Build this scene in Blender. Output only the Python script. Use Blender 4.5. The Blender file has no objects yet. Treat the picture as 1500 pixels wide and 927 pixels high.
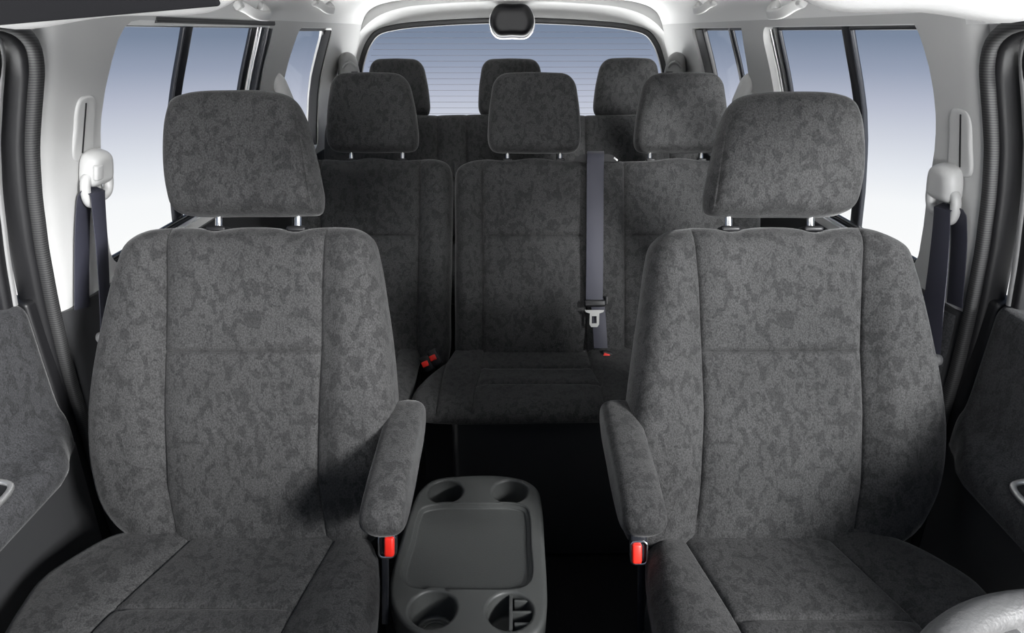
import bpy, bmesh, math, random
import numpy as np
from mathutils import Vector, Matrix
from mathutils.geometry import tessellate_polygon

C = bpy.context.scene.collection
PI = math.pi
# ------------------------------------------------------------------ camera
F, CX, CY = 958.0, 750.0, 463.5
TH = math.radians(23.57)
CT, ST = math.cos(TH), math.sin(TH)
CAM = Vector((0, 0, 1.40))
FWD, UP, RT = Vector((0, CT, -ST)), Vector((0, ST, CT)), Vector((1, 0, 0))

def ray(px, py):
    return FWD + UP * ((CY - py) / F) + RT * ((px - CX) / F)
def atC(px, py, c):            # on a plane reclined like the seat backs
    return CAM + ray(px, py) * c
def atY(px, py, y):
    r = ray(px, py); return CAM + r * (y / r.y)
def atZ(px, py, z):
    r = ray(px, py); return CAM + r * ((z - CAM.z) / r.z)
def atX(px, py, x):
    r = ray(px, py); return CAM + r * (x / r.x)

# side wall section: half width of the cabin over height (relative to 1.40)
_PZ = [-1.40, -0.95, -0.60, -0.47, -0.36, -0.25, -0.17, -0.10, -0.04, 0.012, 0.045, 0.078, 0.105, 0.13, 0.16]
_PX = [0.860, 0.862, 0.860, 0.852, 0.840, 0.822, 0.802, 0.777, 0.753, 0.733, 0.720, 0.698, 0.660, 0.60, 0.50]
def fx(z):
    return float(np.interp(z - 1.40, _PZ, _PX))
def wl(px, py, off=0.0):       # on the side wall, off metres inboard
    r = ray(px, py); s = 1 if r.x > 0 else -1
    t = 0.8 / abs(r.x)
    for _ in range(40):
        p = CAM + r * t
        t = 0.5 * t + 0.5 * (fx(p.z) - off) / abs(r.x)
    return CAM + r * t

# ------------------------------------------------------------------ materials
def lin(v):
    v = v / 255.0
    return v / 12.92 if v <= 0.04045 else ((v + 0.055) / 1.055) ** 2.4
def rgb(r, g, b): return (lin(r), lin(g), lin(b), 1)

def newmat(name):
    m = bpy.data.materials.new(name); m.use_nodes = True
    nt = m.node_tree; b = nt.nodes['Principled BSDF']
    return m, nt, b
def plain(name, col, rough=0.5, metal=0.0, spec=0.5, grain=0.0, gscale=400, sheen=0.0, coat=0.0):
    m, nt, b = newmat(name)
    b.inputs['Base Color'].default_value = col
    b.inputs['Roughness'].default_value = rough
    b.inputs['Metallic'].default_value = metal
    b.inputs['Specular IOR Level'].default_value = spec
    if sheen: b.inputs['Sheen Weight'].default_value = sheen
    if coat: b.inputs['Coat Weight'].default_value = coat
    tc = nt.nodes.new('ShaderNodeTexCoord')
    n = nt.nodes.new('ShaderNodeTexNoise'); n.inputs['Scale'].default_value = gscale; n.inputs['Detail'].default_value = 3
    nt.links.new(tc.outputs['Object'], n.inputs['Vector'])
    if grain:
        bp = nt.nodes.new('ShaderNodeBump'); bp.inputs['Strength'].default_value = grain; bp.inputs['Distance'].default_value = 0.002
        nt.links.new(n.outputs['Fac'], bp.inputs['Height']); nt.links.new(bp.outputs['Normal'], b.inputs['Normal'])
    mr = nt.nodes.new('ShaderNodeMapRange'); mr.inputs['To Min'].default_value = max(0, rough - 0.05); mr.inputs['To Max'].default_value = min(1, rough + 0.05)
    nt.links.new(n.outputs['Fac'], mr.inputs['Value']); nt.links.new(mr.outputs['Result'], b.inputs['Roughness'])
    return m

def fabric(name, dark, light, sheen=0.16, pscale=56):
    m, nt, b = newmat(name)
    L = nt.links.new
    tc = nt.nodes.new('ShaderNodeTexCoord')
    mp = nt.nodes.new('ShaderNodeMapping'); mp.inputs['Scale'].default_value = (1.15, 1.0, 0.75)
    L(tc.outputs['Object'], mp.inputs['Vector'])
    n1 = nt.nodes.new('ShaderNodeTexNoise'); n1.inputs['Scale'].default_value = pscale; n1.inputs['Detail'].default_value = 2.5; n1.inputs['Roughness'].default_value = 0.55; n1.inputs['Distortion'].default_value = 0.6
    L(mp.outputs['Vector'], n1.inputs['Vector'])
    r1 = nt.nodes.new('ShaderNodeValToRGB'); r1.color_ramp.elements[0].position = 0.42; r1.color_ramp.elements[1].position = 0.50
    L(n1.outputs['Fac'], r1.inputs['Fac'])
    n2 = nt.nodes.new('ShaderNodeTexNoise'); n2.inputs['Scale'].default_value = 420; n2.inputs['Detail'].default_value = 2
    L(mp.outputs['Vector'], n2.inputs['Vector'])
    n3 = nt.nodes.new('ShaderNodeTexNoise'); n3.inputs['Scale'].default_value = 9; n3.inputs['Detail'].default_value = 2
    L(mp.outputs['Vector'], n3.inputs['Vector'])
    mx = nt.nodes.new('ShaderNodeMix'); mx.data_type = 'RGBA'
    mx.inputs['A'].default_value = dark; mx.inputs['B'].default_value = light
    L(r1.outputs['Color'], mx.inputs['Factor'])
    mr = nt.nodes.new('ShaderNodeMapRange'); mr.inputs['From Min'].default_value = 0.3; mr.inputs['From Max'].default_value = 0.7
    mr.inputs['To Min'].default_value = 0.62; mr.inputs['To Max'].default_value = 1.38
    L(n2.outputs['Fac'], mr.inputs['Value'])
    mr3 = nt.nodes.new('ShaderNodeMapRange'); mr3.inputs['From Min'].default_value = 0.3; mr3.inputs['From Max'].default_value = 0.7
    mr3.inputs['To Min'].default_value = 0.9; mr3.inputs['To Max'].default_value = 1.1
    L(n3.outputs['Fac'], mr3.inputs['Value'])
    mu = nt.nodes.new('ShaderNodeMath'); mu.operation = 'MULTIPLY'
    L(mr.outputs['Result'], mu.inputs[0]); L(mr3.outputs['Result'], mu.inputs[1])
    sc = nt.nodes.new('ShaderNodeVectorMath'); sc.operation = 'SCALE'
    L(mx.outputs['Result'], sc.inputs[0]); L(mu.outputs[0], sc.inputs['Scale'])
    L(sc.outputs['Vector'], b.inputs['Base Color'])
    b.inputs['Roughness'].default_value = 0.9
    b.inputs['Specular IOR Level'].default_value = 0.12
    b.inputs['Sheen Weight'].default_value = sheen
    b.inputs['Sheen Roughness'].default_value = 0.35
    bp = nt.nodes.new('ShaderNodeBump'); bp.inputs['Strength'].default_value = 0.35; bp.inputs['Distance'].default_value = 0.0015
    L(n2.outputs['Fac'], bp.inputs['Height']); L(bp.outputs['Normal'], b.inputs['Normal'])
    return m

M = {}
M['fabric'] = fabric('seat_fabric', (0.0250, 0.0250, 0.0253, 1), (0.0360, 0.0360, 0.0363, 1))
M['door_fabric'] = fabric('door_fabric', (0.030, 0.0305, 0.032, 1), (0.040, 0.0405, 0.043, 1), 0.15)
M['seat_back'] = plain('seat_back_cloth', (0.03, 0.03, 0.032, 1), 0.9, grain=0.2)
M['white'] = plain('pale_grey_trim', (0.46, 0.46, 0.455, 1), 0.5, spec=0.3, grain=0.04, gscale=600)
M['liner'] = plain('headliner_cloth', (0.68, 0.68, 0.675, 1), 0.85, spec=0.1, grain=0.1, gscale=700)
M['handle'] = plain('grip_plastic', (0.46, 0.46, 0.455, 1), 0.4, spec=0.4)
M['dark'] = plain('charcoal_plastic', (0.030, 0.0305, 0.032, 1), 0.45, spec=0.4, grain=0.08, gscale=900)
M['console'] = plain('console_plastic', (0.040, 0.042, 0.041, 1), 0.48, spec=0.45, grain=0.10, gscale=1100)
M['black'] = plain('black_rubber', (0.008, 0.008, 0.009, 1), 0.45, spec=0.4)
M['gloss'] = plain('gloss_black_frame', (0.012, 0.013, 0.016, 1), 0.22, spec=0.5)
M['chrome'] = plain('chrome', (0.82, 0.82, 0.82, 1), 0.12, metal=1)
M['silver'] = plain('satin_silver', (0.62, 0.62, 0.62, 1), 0.33, metal=0.85)
M['red'] = plain('red_button', (0.78, 0.022, 0.012, 1), 0.4)
M['carpet'] = plain('dark_carpet', (0.010, 0.010, 0.011, 1), 0.95, spec=0.1, grain=0.5, gscale=600)
M['leather'] = plain('grey_leather', (0.075, 0.075, 0.075, 1), 0.5, spec=0.4, grain=0.35, gscale=260)
M['pull'] = plain('grey_plastic', (0.22, 0.22, 0.22, 1), 0.5)
M['visor'] = plain('visor_vinyl', (0.27, 0.27, 0.268, 1), 0.6, grain=0.08, gscale=700)
M['visor_shade'] = plain('painted_visor_shade', (0.007, 0.007, 0.008, 1), 0.9, spec=0.08)  # near-black colour stands in for shade on the left visor
M['lens'] = plain('lamp_cover', (0.006, 0.006, 0.007, 1), 0.4, spec=0.2)

def webbing():
    m, nt, b = newmat('belt_webbing'); L = nt.links.new
    tc = nt.nodes.new('ShaderNodeTexCoord')
    w = nt.nodes.new('ShaderNodeTexWave'); w.inputs['Scale'].default_value = 260; w.bands_direction = 'Z'; w.inputs['Distortion'].default_value = 0.3
    L(tc.outputs['Object'], w.inputs['Vector'])
    mx = nt.nodes.new('ShaderNodeMix'); mx.data_type = 'RGBA'
    mx.inputs['A'].default_value = (0.022, 0.022, 0.033, 1); mx.inputs['B'].default_value = (0.039, 0.040, 0.055, 1)
    L(w.outputs['Fac'], mx.inputs['Factor']); L(mx.outputs['Result'], b.inputs['Base Color'])
    b.inputs['Roughness'].default_value = 0.55; b.inputs['Specular IOR Level'].default_value = 0.4
    bp = nt.nodes.new('ShaderNodeBump'); bp.inputs['Strength'].default_value = 0.25; bp.inputs['Distance'].default_value = 0.001
    L(w.outputs['Fac'], bp.inputs['Height']); L(bp.outputs['Normal'], b.inputs['Normal'])
    return m
M['belt'] = webbing()

def corrugated():
    m, nt, b = newmat('ribbed_seal'); L = nt.links.new
    tc = nt.nodes.new('ShaderNodeTexCoord')
    w = nt.nodes.new('ShaderNodeTexWave'); w.inputs['Scale'].default_value = 75; w.bands_direction = 'Z'
    L(tc.outputs['Object'], w.inputs['Vector'])
    mx = nt.nodes.new('ShaderNodeMix'); mx.data_type = 'RGBA'
    mx.inputs['A'].default_value = (0.008, 0.008, 0.009, 1); mx.inputs['B'].default_value = (0.040, 0.040, 0.040, 1)
    L(w.outputs['Fac'], mx.inputs['Factor']); L(mx.outputs['Result'], b.inputs['Base Color'])
    b.inputs['Roughness'].default_value = 0.6
    return m
M['ribbed'] = corrugated()

def glass():
    m = bpy.data.materials.new('window_glass'); m.use_nodes = True
    nt = m.node_tree; nt.nodes.clear(); L = nt.links.new
    o = nt.nodes.new('ShaderNodeOutputMaterial')
    t = nt.nodes.new('ShaderNodeBsdfTransparent'); t.inputs['Color'].default_value = (0.985, 0.99, 0.99, 1)
    g = nt.nodes.new('ShaderNodeBsdfGlossy'); g.inputs['Roughness'].default_value = 0.02
    lw = nt.nodes.new('ShaderNodeLayerWeight'); lw.inputs['Blend'].default_value = 0.5
    pw = nt.nodes.new('ShaderNodeMath'); pw.operation = 'POWER'; pw.inputs[1].default_value = 5
    L(lw.outputs['Facing'], pw.inputs[0])
    fr = nt.nodes.new('ShaderNodeMath'); fr.operation = 'MULTIPLY_ADD'; fr.inputs[1].default_value = 0.14; fr.inputs[2].default_value = 0.0
    L(pw.outputs[0], fr.inputs[0])
    mx = nt.nodes.new('ShaderNodeMixShader')
    L(fr.outputs[0], mx.inputs[0]); L(t.outputs[0], mx.inputs[1]); L(g.outputs[0], mx.inputs[2]); L(mx.outputs[0], o.inputs[0])
    return m
M['glass'] = glass()

# ------------------------------------------------------------------ object helpers
def tag(o, label, cat, group=None, kind=None):
    o['label'] = label; o['category'] = cat
    if group: o['group'] = group
    if kind: o['kind'] = kind
    return o
def thing(name, loc, label, cat, group=None, kind=None):
    o = bpy.data.objects.new(name, None); C.objects.link(o); o.location = loc
    o.empty_display_size = 0.05
    return tag(o, label, cat, group, kind)
def wloc(o):
    v = Vector((0, 0, 0))
    while o is not None:
        v = v + o.location; o = o.parent
    return v
def mk(name, verts, faces, mat, parent=None, origin=None, smooth=True, sharp=35, recalc=True):
    base = wloc(parent) if parent else Vector((0, 0, 0))
    org = Vector(origin) if origin is not None else base
    me = bpy.data.meshes.new(name)
    me.from_pydata([tuple(Vector(v) - org) for v in verts], [], faces)
    bm = bmesh.new(); bm.from_mesh(me)
    bmesh.ops.remove_doubles(bm, verts=bm.verts, dist=1e-6)
    if recalc: bmesh.ops.recalc_face_normals(bm, faces=bm.faces)
    bm.to_mesh(me); bm.free()
    if smooth:
        me.polygons.foreach_set('use_smooth', [True] * len(me.polygons))
        me.set_sharp_from_angle(angle=math.radians(sharp))
    if mat: me.materials.append(mat)
    o = bpy.data.objects.new(name, me); C.objects.link(o)
    if parent: o.parent = parent
    o.location = org - base
    return o

class MB:
    """collects shapes that belong to ONE part"""
    def __init__(s): s.v = []; s.f = []
    def add(s, v, f):
        k = len(s.v); s.v += [Vector(x) for x in v]; s.f += [tuple(i + k for i in q) for q in f]; return s
    def build(s, name, mat, parent=None, **kw): return mk(name, s.v, s.f, mat, parent, **kw)

def basis(o, ex, ey, en): return (Vector(o), Vector(ex).normalized(), Vector(ey).normalized(), Vector(en).normalized())
def tow(fr, x, y, w): return fr[0] + fr[1] * x + fr[2] * y + fr[3] * w

def rbox(fr, sx, sy, sz, r=0.004, seg=3):
    """rounded box centred in a frame -> (verts, faces)"""
    bm = bmesh.new(); bmesh.ops.create_cube(bm, size=1.0)
    for v in bm.verts: v.co = Vector((v.co.x * sx, v.co.y * sy, v.co.z * sz))
    r = min(r, 0.49 * min(sx, sy, sz))
    if r > 0: bmesh.ops.bevel(bm, geom=list(bm.edges), offset=r, segments=seg, profile=0.5, affect='EDGES')
    bm.verts.index_update()
    v = [tow(fr, *q.co) for q in bm.verts]; f = [tuple(q.index for q in p.verts) for p in bm.faces]
    bm.free(); return v, f

def tube(path, r, seg=12, caps=True):
    path = [Vector(p) for p in path]; n = len(path); V = []; Fc = []
    rr = r if isinstance(r, (list, tuple)) else [r] * n
    t0 = (path[1] - path[0]).normalized()
    a = t0.orthogonal().normalized()
    for i, p in enumerate(path):
        t = (path[min(i + 1, n - 1)] - path[max(i - 1, 0)]).normalized()
        a = (a - t * a.dot(t)).normalized(); b = t.cross(a)
        for k in range(seg):
            q = 2 * PI * k / seg
            V.append(p + (a * math.cos(q) + b * math.sin(q)) * rr[i])
    for i in range(n - 1):
        for k in range(seg):
            k2 = (k + 1) % seg
            Fc.append((i * seg + k, i * seg + k2, (i + 1) * seg + k2, (i + 1) * seg + k))
    if caps:
        Fc.append(tuple(range(seg))); Fc.append(tuple((n - 1) * seg + k for k in range(seg)))
    return V, Fc

def sweep(path, prof, side, closed=False):
    """sweep closed 2D profile (a along side vector, b along side x tangent). side: vector or list"""
    path = [Vector(p) for p in path]; n = len(path); m = len(prof); V = []; Fc = []
    for i, p in enumerate(path):
        if closed: t = path[(i + 1) % n] - path[i - 1]
        else: t = path[min(i + 1, n - 1)] - path[max(i - 1, 0)]
        t.normalize()
        s = Vector(side[i]) if isinstance(side, list) else Vector(side)
        s = (s - t * s.dot(t)).normalized(); b = t.cross(s)
        for (u, w) in prof: V.append(p + s * u + b * w)
    for i in range(n if closed else n - 1):
        j = (i + 1) % n
        for k in range(m):
            k2 = (k + 1) % m
            Fc.append((i * m + k, i * m + k2, j * m + k2, j * m + k))
    if not closed:
        Fc.append(tuple(range(m))); Fc.append(tuple((n - 1) * m + k for k in range(m)))
    return V, Fc

def rprof(w, h, r, seg=4):
    out = []
    for cx, cy, a0 in ((w / 2 - r, h / 2 - r, 0), (-w / 2 + r, h / 2 - r, 90), (-w / 2 + r, -h / 2 + r, 180), (w / 2 - r, -h / 2 + r, 270)):
        for k in range(seg + 1):
            q = math.radians(a0 + 90 * k / seg); out.append((cx + r * math.cos(q), cy + r * math.sin(q)))
    return out

def crom(pts, n=8, closed=True):
    P = [np.array(p, float) for p in pts]; N = len(P); out = []
    rng = range(N if closed else N - 1)
    for i in rng:
        if closed: p0, p1, p2, p3 = P[i - 1], P[i], P[(i + 1) % N], P[(i + 2) % N]
        else: p0, p1, p2, p3 = P[max(i - 1, 0)], P[i], P[i + 1], P[min(i + 2, N - 1)]
        d = [max(np.linalg.norm(b - a), 1e-9) ** 0.5 for a, b in ((p0, p1), (p1, p2), (p2, p3))]
        if np.allclose(p0, p1): d[0] = d[1]
        if np.allclose(p3, p2): d[2] = d[1]
        m1 = (p1 - p0) / d[0] - (p2 - p0) / (d[0] + d[1]) + (p2 - p1) / d[1]
        m2 = (p2 - p1) / d[1] - (p3 - p1) / (d[1] + d[2]) + (p3 - p2) / d[2]
        m1, m2 = m1 * d[1], m2 * d[1]
        for k in range(n):
            t = k / n; t2, t3 = t * t, t * t * t
            out.append((2 * t3 - 3 * t2 + 1) * p1 + (t3 - 2 * t2 + t) * m1 + (-2 * t3 + 3 * t2) * p2 + (t3 - t2) * m2)
    if not closed: out.append(P[-1])
    return np.array(out)

def resample(pl, t):
    d = np.r_[0, np.cumsum(np.linalg.norm(np.diff(pl, axis=0), axis=1))]; d /= d[-1]
    return np.stack([np.interp(t, d, pl[:, k]) for k in range(pl.shape[1])], 1)

def cosseg(knots, ns):
    out = []
    for i, n in enumerate(ns):
        t = (1 - np.cos(np.linspace(0, PI, n + 1))) / 2
        t = 0.75 * t + 0.25 * np.linspace(0, 1, n + 1)
        seg = knots[i] + (knots[i + 1] - knots[i]) * t
        out += list(seg if i == 0 else seg[1:])
    return np.array(out)

def edge(d, r, p=2.2):
    t = np.clip(d / r, 0, 1)
    return (1 - (1 - t) ** p) ** (1 / p)

def pad(name, fr, pts, cor, tf, tb, rf, rb, mat, parent, vs=(), hs=(), bulge=None, nv=14, nh=14, g=0.0065, sig=0.0032, p=2.2, hmask=None):
    """upholstered cushion: closed outline pts (2D in frame), cor = indices BL,TL,TR,BR; vs = vertical seams as [(x,y)...]
    polylines, hs = horizontal seam heights y; puffed front tf, back tb"""
    n = 8
    cl = crom(pts, n); N = len(cl)
    def side(i, j):
        i, j = i * n, j * n
        idx = [(i + k) % N for k in range(((j - i) % N) + 1)]
        return cl[idx]
    Lf, T, R, B = side(cor[0], cor[1]), side(cor[1], cor[2]), side(cor[2], cor[3])[::-1], side(cor[3], cor[0])[::-1]
    ymin, ymax = cl[:, 1].min(), cl[:, 1].max()
    af = np.linspace(0, 1, 161)
    def coons(a, b):
        l, r_ = resample(Lf, b), resample(R, b); t, bo = resample(T, a), resample(B, a)
        A = a[None, :, None]; Bq = b[:, None, None]
        return ((1 - A) * l[:, None] + A * r_[:, None] + (1 - Bq) * bo[None] + Bq * t[None]
                - ((1 - A) * (1 - Bq) * Lf[0] + A * (1 - Bq) * R[0] + (1 - A) * Bq * Lf[-1] + A * Bq * R[-1]))
    G0 = coons(af, af)
    nhh = [nh] * (len(hs) + 1) if not isinstance(nh, (list, tuple)) else nh
    cols = []
    for j in range(len(af)):
        gy = np.maximum.accumulate(G0[:, j, 1]); hk = [0.0]
        for h in sorted(hs): hk.append(float(np.clip(np.interp(h, gy, af), hk[-1] + 0.004, 0.996)))
        bb = cosseg(hk + [1.0], nhh)
        cols.append(np.stack([np.interp(bb, af, G0[:, j, 0]), np.interp(bb, af, G0[:, j, 1])], 1))
    G = np.stack(cols, 1); bt = range(G.shape[0])
    rows = []
    for i in range(len(bt)):
        ks = [0.0]
        for s in vs:
            s = np.array(s); o = np.argsort(s[:, 1])
            ym = float(np.interp(0.5, af, G[i, :, 1]))
            xs = np.interp(ym, s[o, 1], s[o, 0])
            gx = G[i, :, 0]
            ks.append(float(np.clip(np.interp(xs, np.maximum.accumulate(gx), af), ks[-1] + 0.004, 0.996)))
        ks.append(1.0)
        a = cosseg(ks, [nv] * (len(ks) - 1) if not isinstance(nv, (list, tuple)) else nv)
        rows.append(np.stack([np.interp(a, af, G[i, :, 0]), np.interp(a, af, G[i, :, 1])], 1))
    P = np.array(rows); nb_, na_ = P.shape[:2]
    Q = P.reshape(-1, 2)
    A0, A1 = cl, np.roll(cl, -1, 0); D = A1 - A0; dd = (D ** 2).sum(1) + 1e-12
    dist = np.empty(len(Q))
    for k in range(0, len(Q), 4000):
        q = Q[k:k + 4000]
        t = np.clip(((q[:, None] - A0[None]) * D[None]).sum(2) / dd, 0, 1)
        dist[k:k + 4000] = np.sqrt((((A0[None] + t[..., None] * D[None]) - q[:, None]) ** 2).sum(2).min(1))
    X, Y = Q[:, 0], Q[:, 1]
    gro = np.zeros(len(Q))
    vx = []
    for s in vs:
        s = np.array(s); o = np.argsort(s[:, 1]); xs = np.interp(Y, s[o, 1], s[o, 0]); vx.append(xs)
        gro = np.maximum(gro, np.exp(-(np.abs(X - xs) / sig)))
    for h in hs:
        e = np.exp(-(np.abs(Y - h) / sig))
        if hmask is not None: e = e * hmask(X, Y, vx)
        elif len(vx) >= 2: e = e * ((X > vx[0]) & (X < vx[-1]))
        gro = np.maximum(gro, e)
    ef, eb = edge(dist, rf, p), edge(dist, rb, 2.0)
    bu = bulge(X, Y, vx) if bulge else 0
    wf = (tf + bu) * ef - g * gro * np.clip(dist / 0.012, 0, 1)
    wb = -tb * eb
    V = []; Fc = []
    for k in range(len(Q)): V.append(tow(fr, X[k], Y[k], wf[k]))
    bid = {}
    for i in range(nb_):
        for j in range(na_):
            k = i * na_ + j
            if i in (0, nb_ - 1) or j in (0, na_ - 1): bid[k] = k
            else: bid[k] = len(V); V.append(tow(fr, X[k], Y[k], wb[k]))
    for i in range(nb_ - 1):
        for j in range(na_ - 1):
            q = (i * na_ + j, i * na_ + j + 1, (i + 1) * na_ + j + 1, (i + 1) * na_ + j)
            Fc.append(q); Fc.append(tuple(bid[x] for x in reversed(q)))
    return mk(name, V, Fc, mat, parent, sharp=80)

def cframe(c): return basis(CAM + FWD * c, RT, UP, -FWD)     # a back reclined 23.6 degrees
def c2(pts, c): return [((x - CX) * c / F, (CY - y) * c / F) for x, y in pts]
def sm(x, a, b):
    t = np.clip((x - a) / (b - a), 0, 1); return t * t * (3 - 2 * t)

def rrect(w, h, r, n=5):
    return rprof(w, h, r, n)

def apply_bool(o, cutters):
    for c in cutters:
        md = o.modifiers.new('cut', 'BOOLEAN'); md.operation = 'DIFFERENCE'; md.solver = 'EXACT'; md.object = c
    dg = bpy.context.evaluated_depsgraph_get()
    me = bpy.data.meshes.new_from_object(o.evaluated_get(dg))
    o.modifiers.clear(); old = o.data; o.data = me; bpy.data.meshes.remove(old)
    for c in cutters:
        d = c.data; bpy.data.objects.remove(c); bpy.data.meshes.remove(d)
    me.polygons.foreach_set('use_smooth', [True] * len(me.polygons))
    me.set_sharp_from_angle(angle=math.radians(30))

# ------------------------------------------------------------------ world and lamps
FLOOR_GAIN = 15.0
w = bpy.data.worlds.new('studio_sky'); bpy.context.scene.world = w; w.use_nodes = True
nt = w.node_tree; bg = nt.nodes['Background']
tc = nt.nodes.new('ShaderNodeTexCoord'); sx = nt.nodes.new('ShaderNodeSeparateXYZ')
nt.links.new(tc.outputs['Generated'], sx.inputs[0])
mr = nt.nodes.new('ShaderNodeMapRange'); mr.inputs['From Min'].default_value = -0.26; mr.inputs['From Max'].default_value = 0.04
nt.links.new(sx.outputs['Z'], mr.inputs['Value'])
cr = nt.nodes.new('ShaderNodeValToRGB'); nt.links.new(mr.outputs['Result'], cr.inputs['Fac'])
E = cr.color_ramp.elements
def pos(z): return (z + 0.26) / 0.30
E[0].position = 0.0; E[0].color = (1, 1, 1, 1)
E[1].position = 1.0; E[1].color = rgb(112, 126, 148)
for z, c in ((-0.205, rgb(250, 251, 253)), (-0.165, rgb(232, 235, 242)), (-0.085, rgb(186, 191, 208)), (-0.045, rgb(153, 162, 183)), (-0.006, rgb(124, 137, 159))):
    e = E.new(pos(z)); e.color = c
nt.links.new(cr.outputs['Color'], bg.inputs['Color']); 
# the lit studio floor below the sills is far over the film's white
gl = nt.nodes.new('ShaderNodeMapRange'); gl.interpolation_type = 'SMOOTHSTEP'
gl.inputs['From Min'].default_value = -0.60; gl.inputs['From Max'].default_value = -0.30
gl.inputs['To Min'].default_value = FLOOR_GAIN; gl.inputs['To Max'].default_value = 1.0
nt.links.new(sx.outputs['Z'], gl.inputs['Value']); nt.links.new(gl.outputs['Result'], bg.inputs['Strength'])

def area(name, loc, target, size, power, col=(1, 1, 1), sy=None):
    l = bpy.data.lights.new(name, 'AREA'); l.size = size
    if sy: l.shape = 'RECTANGLE'; l.size_y = sy
    l.energy = power; l.color = col
    o = bpy.data.objects.new(name, l); C.objects.link(o); o.location = loc
    o.rotation_euler = (Vector(target) - Vector(loc)).to_track_quat('-Z', 'Y').to_euler()
    return o
area('key_softbox', (3.0, -1.95, 2.62), (-0.1, 1.1, 0.9), 0.9, 640)
area('front_fill', (-0.1, -2.2, 1.17), (0, 1.6, 1.05), 1.3, 110, sy=0.35)  # added fill lamp, set low so the dashboard keeps seat bottoms dark

cam = bpy.data.cameras.new('camera'); co = bpy.data.objects.new('camera', cam); C.objects.link(co)
co.location = CAM; co.rotation_euler = (PI / 2 - TH, 0, 0)
cam.sensor_width = 36; cam.lens = F / 1500 * 36; cam.clip_start = 0.02
bpy.context.scene.camera = co
vs_ = bpy.context.scene.view_settings
vs_.view_transform = 'Standard'; vs_.look = 'None'; vs_.gamma = 1; vs_.exposure = 0; vs_.use_curve_mapping = False
bpy.context.scene.cycles.max_bounces = 10
bpy.context.scene.cycles.transparent_max_bounces = 16

# ================================================================== SETTING
YB, YR = 1.135, 3.60            # front edge of the B pillars, rear of the cabin
fl = mk('floor', *rbox(basis((0, 1.65, -0.02), (1, 0, 0), (0, 1, 0), (0, 0, 1)), 1.84, 4.3, 0.04, 0.005), M['carpet'])
tag(fl, 'dark carpeted van floor under the seats', 'floor', kind='structure')

# headliner
hx = [(0.735, 0.010), (0.722, 0.04), (0.700, 0.076), (0.660, 0.105), (0.58, 0.128), (0.45, 0.142), (0.25, 0.152), (0, 0.156)]
prof = hx + [(-x, z) for x, z in hx[-2::-1]]
prof = [tuple(p) for p in crom(prof, 4, closed=False)]
outp = [(x * 1.05, z + 0.03) for x, z in prof][::-1]
ring = prof + outp
V = []; Fc = []
ys = [0.40, 0.5, 0.8, 1.4, 2.0, 2.6, 3.1, 3.4, 3.62]
for y in ys:
    for x, z in ring: V.append((x, y, 1.40 + z))
m_ = len(ring)
for i in range(len(ys) - 1):
    for k in range(m_):
        k2 = (k + 1) % m_; Fc.append((i * m_ + k, i * m_ + k2, (i + 1) * m_ + k2, (i + 1) * m_ + k))
Fc.append(tuple(range(m_))); Fc.append(tuple((len(ys) - 1) * m_ + k for k in range(m_)))
ce = mk('ceiling', V, Fc, M['liner'])
tag(ce, 'pale grey cloth headliner arching over the cabin', 'ceiling', kind='structure')

def yz_cutter(pts, s):
    """prism through the side wall from a closed (y,z) outline"""
    n = len(pts); V = [(s * 0.55, y, 1.40 + z) for y, z in pts] + [(s * 1.1, y, 1.40 + z) for y, z in pts]
    Fc = [tuple(range(n)), tuple(range(n, 2 * n))] + [(k, (k + 1) % n, n + (k + 1) % n, n + k) for k in range(n)]
    return mk('cutter', V, Fc, None, smooth=False)

def rloop(y0, y1, z0, z1, rs, n=7):
    """rounded (y,z) loop; rs radii: y0z0, y1z0, y1z1, y0z1"""
    out = []
    for (cy, cz, sy, sz, a0), r in zip(((y0, z0, 1, 1, 180), (y1, z0, -1, 1, 270), (y1, z1, -1, -1, 0), (y0, z1, 1, -1, 90)), rs):
        for k in range(n + 1):
            q = math.radians(a0 + 90 * k / n); out.append((cy + sy * r + r * math.cos(q), cz + sz * r + r * math.sin(q)))
    return out

def densify(lp, step=0.03):
    out = []
    for i, p in enumerate(lp):
        q = lp[(i + 1) % len(lp)]; d = math.dist(p, q); k = max(1, int(d / step))
        for j in range(k): out.append((p[0] + (q[0] - p[0]) * j / k, p[1] + (q[1] - p[1]) * j / k))
    return out

def shell(name, s, y0, y1, z0, z1, inner, outer, mat):
    zs = np.linspace(z0, z1, 24); V = []; Fc = []
    loop = [(inner(z), z) for z in zs] + [(outer(z), z) for z in zs[::-1]]
    m = len(loop)
    nz = len(zs)
    sl = [(y0, .022), (y0 + .004, .012), (y0 + .012, .005), (y0 + .025, .001), (y0 + .045, 0), (y1, 0)]
    for y, dx in sl:
        for i, (x, z) in enumerate(loop): V.append((s * (x + (dx if i < nz else 0)), y, 1.40 + z))
    for q in range(len(sl) - 1):
        for k in range(m): Fc.append((q * m + k, q * m + (k + 1) % m, (q + 1) * m + (k + 1) % m, (q + 1) * m + k))
    # end caps as quads
    for e in (0, (len(sl) - 1) * m):
        for k in range(nz - 1): Fc.append((e + k, e + k + 1, e + m - 2 - k, e + m - 1 - k))
    return mk(name, V, Fc, mat, smooth=False)

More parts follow.
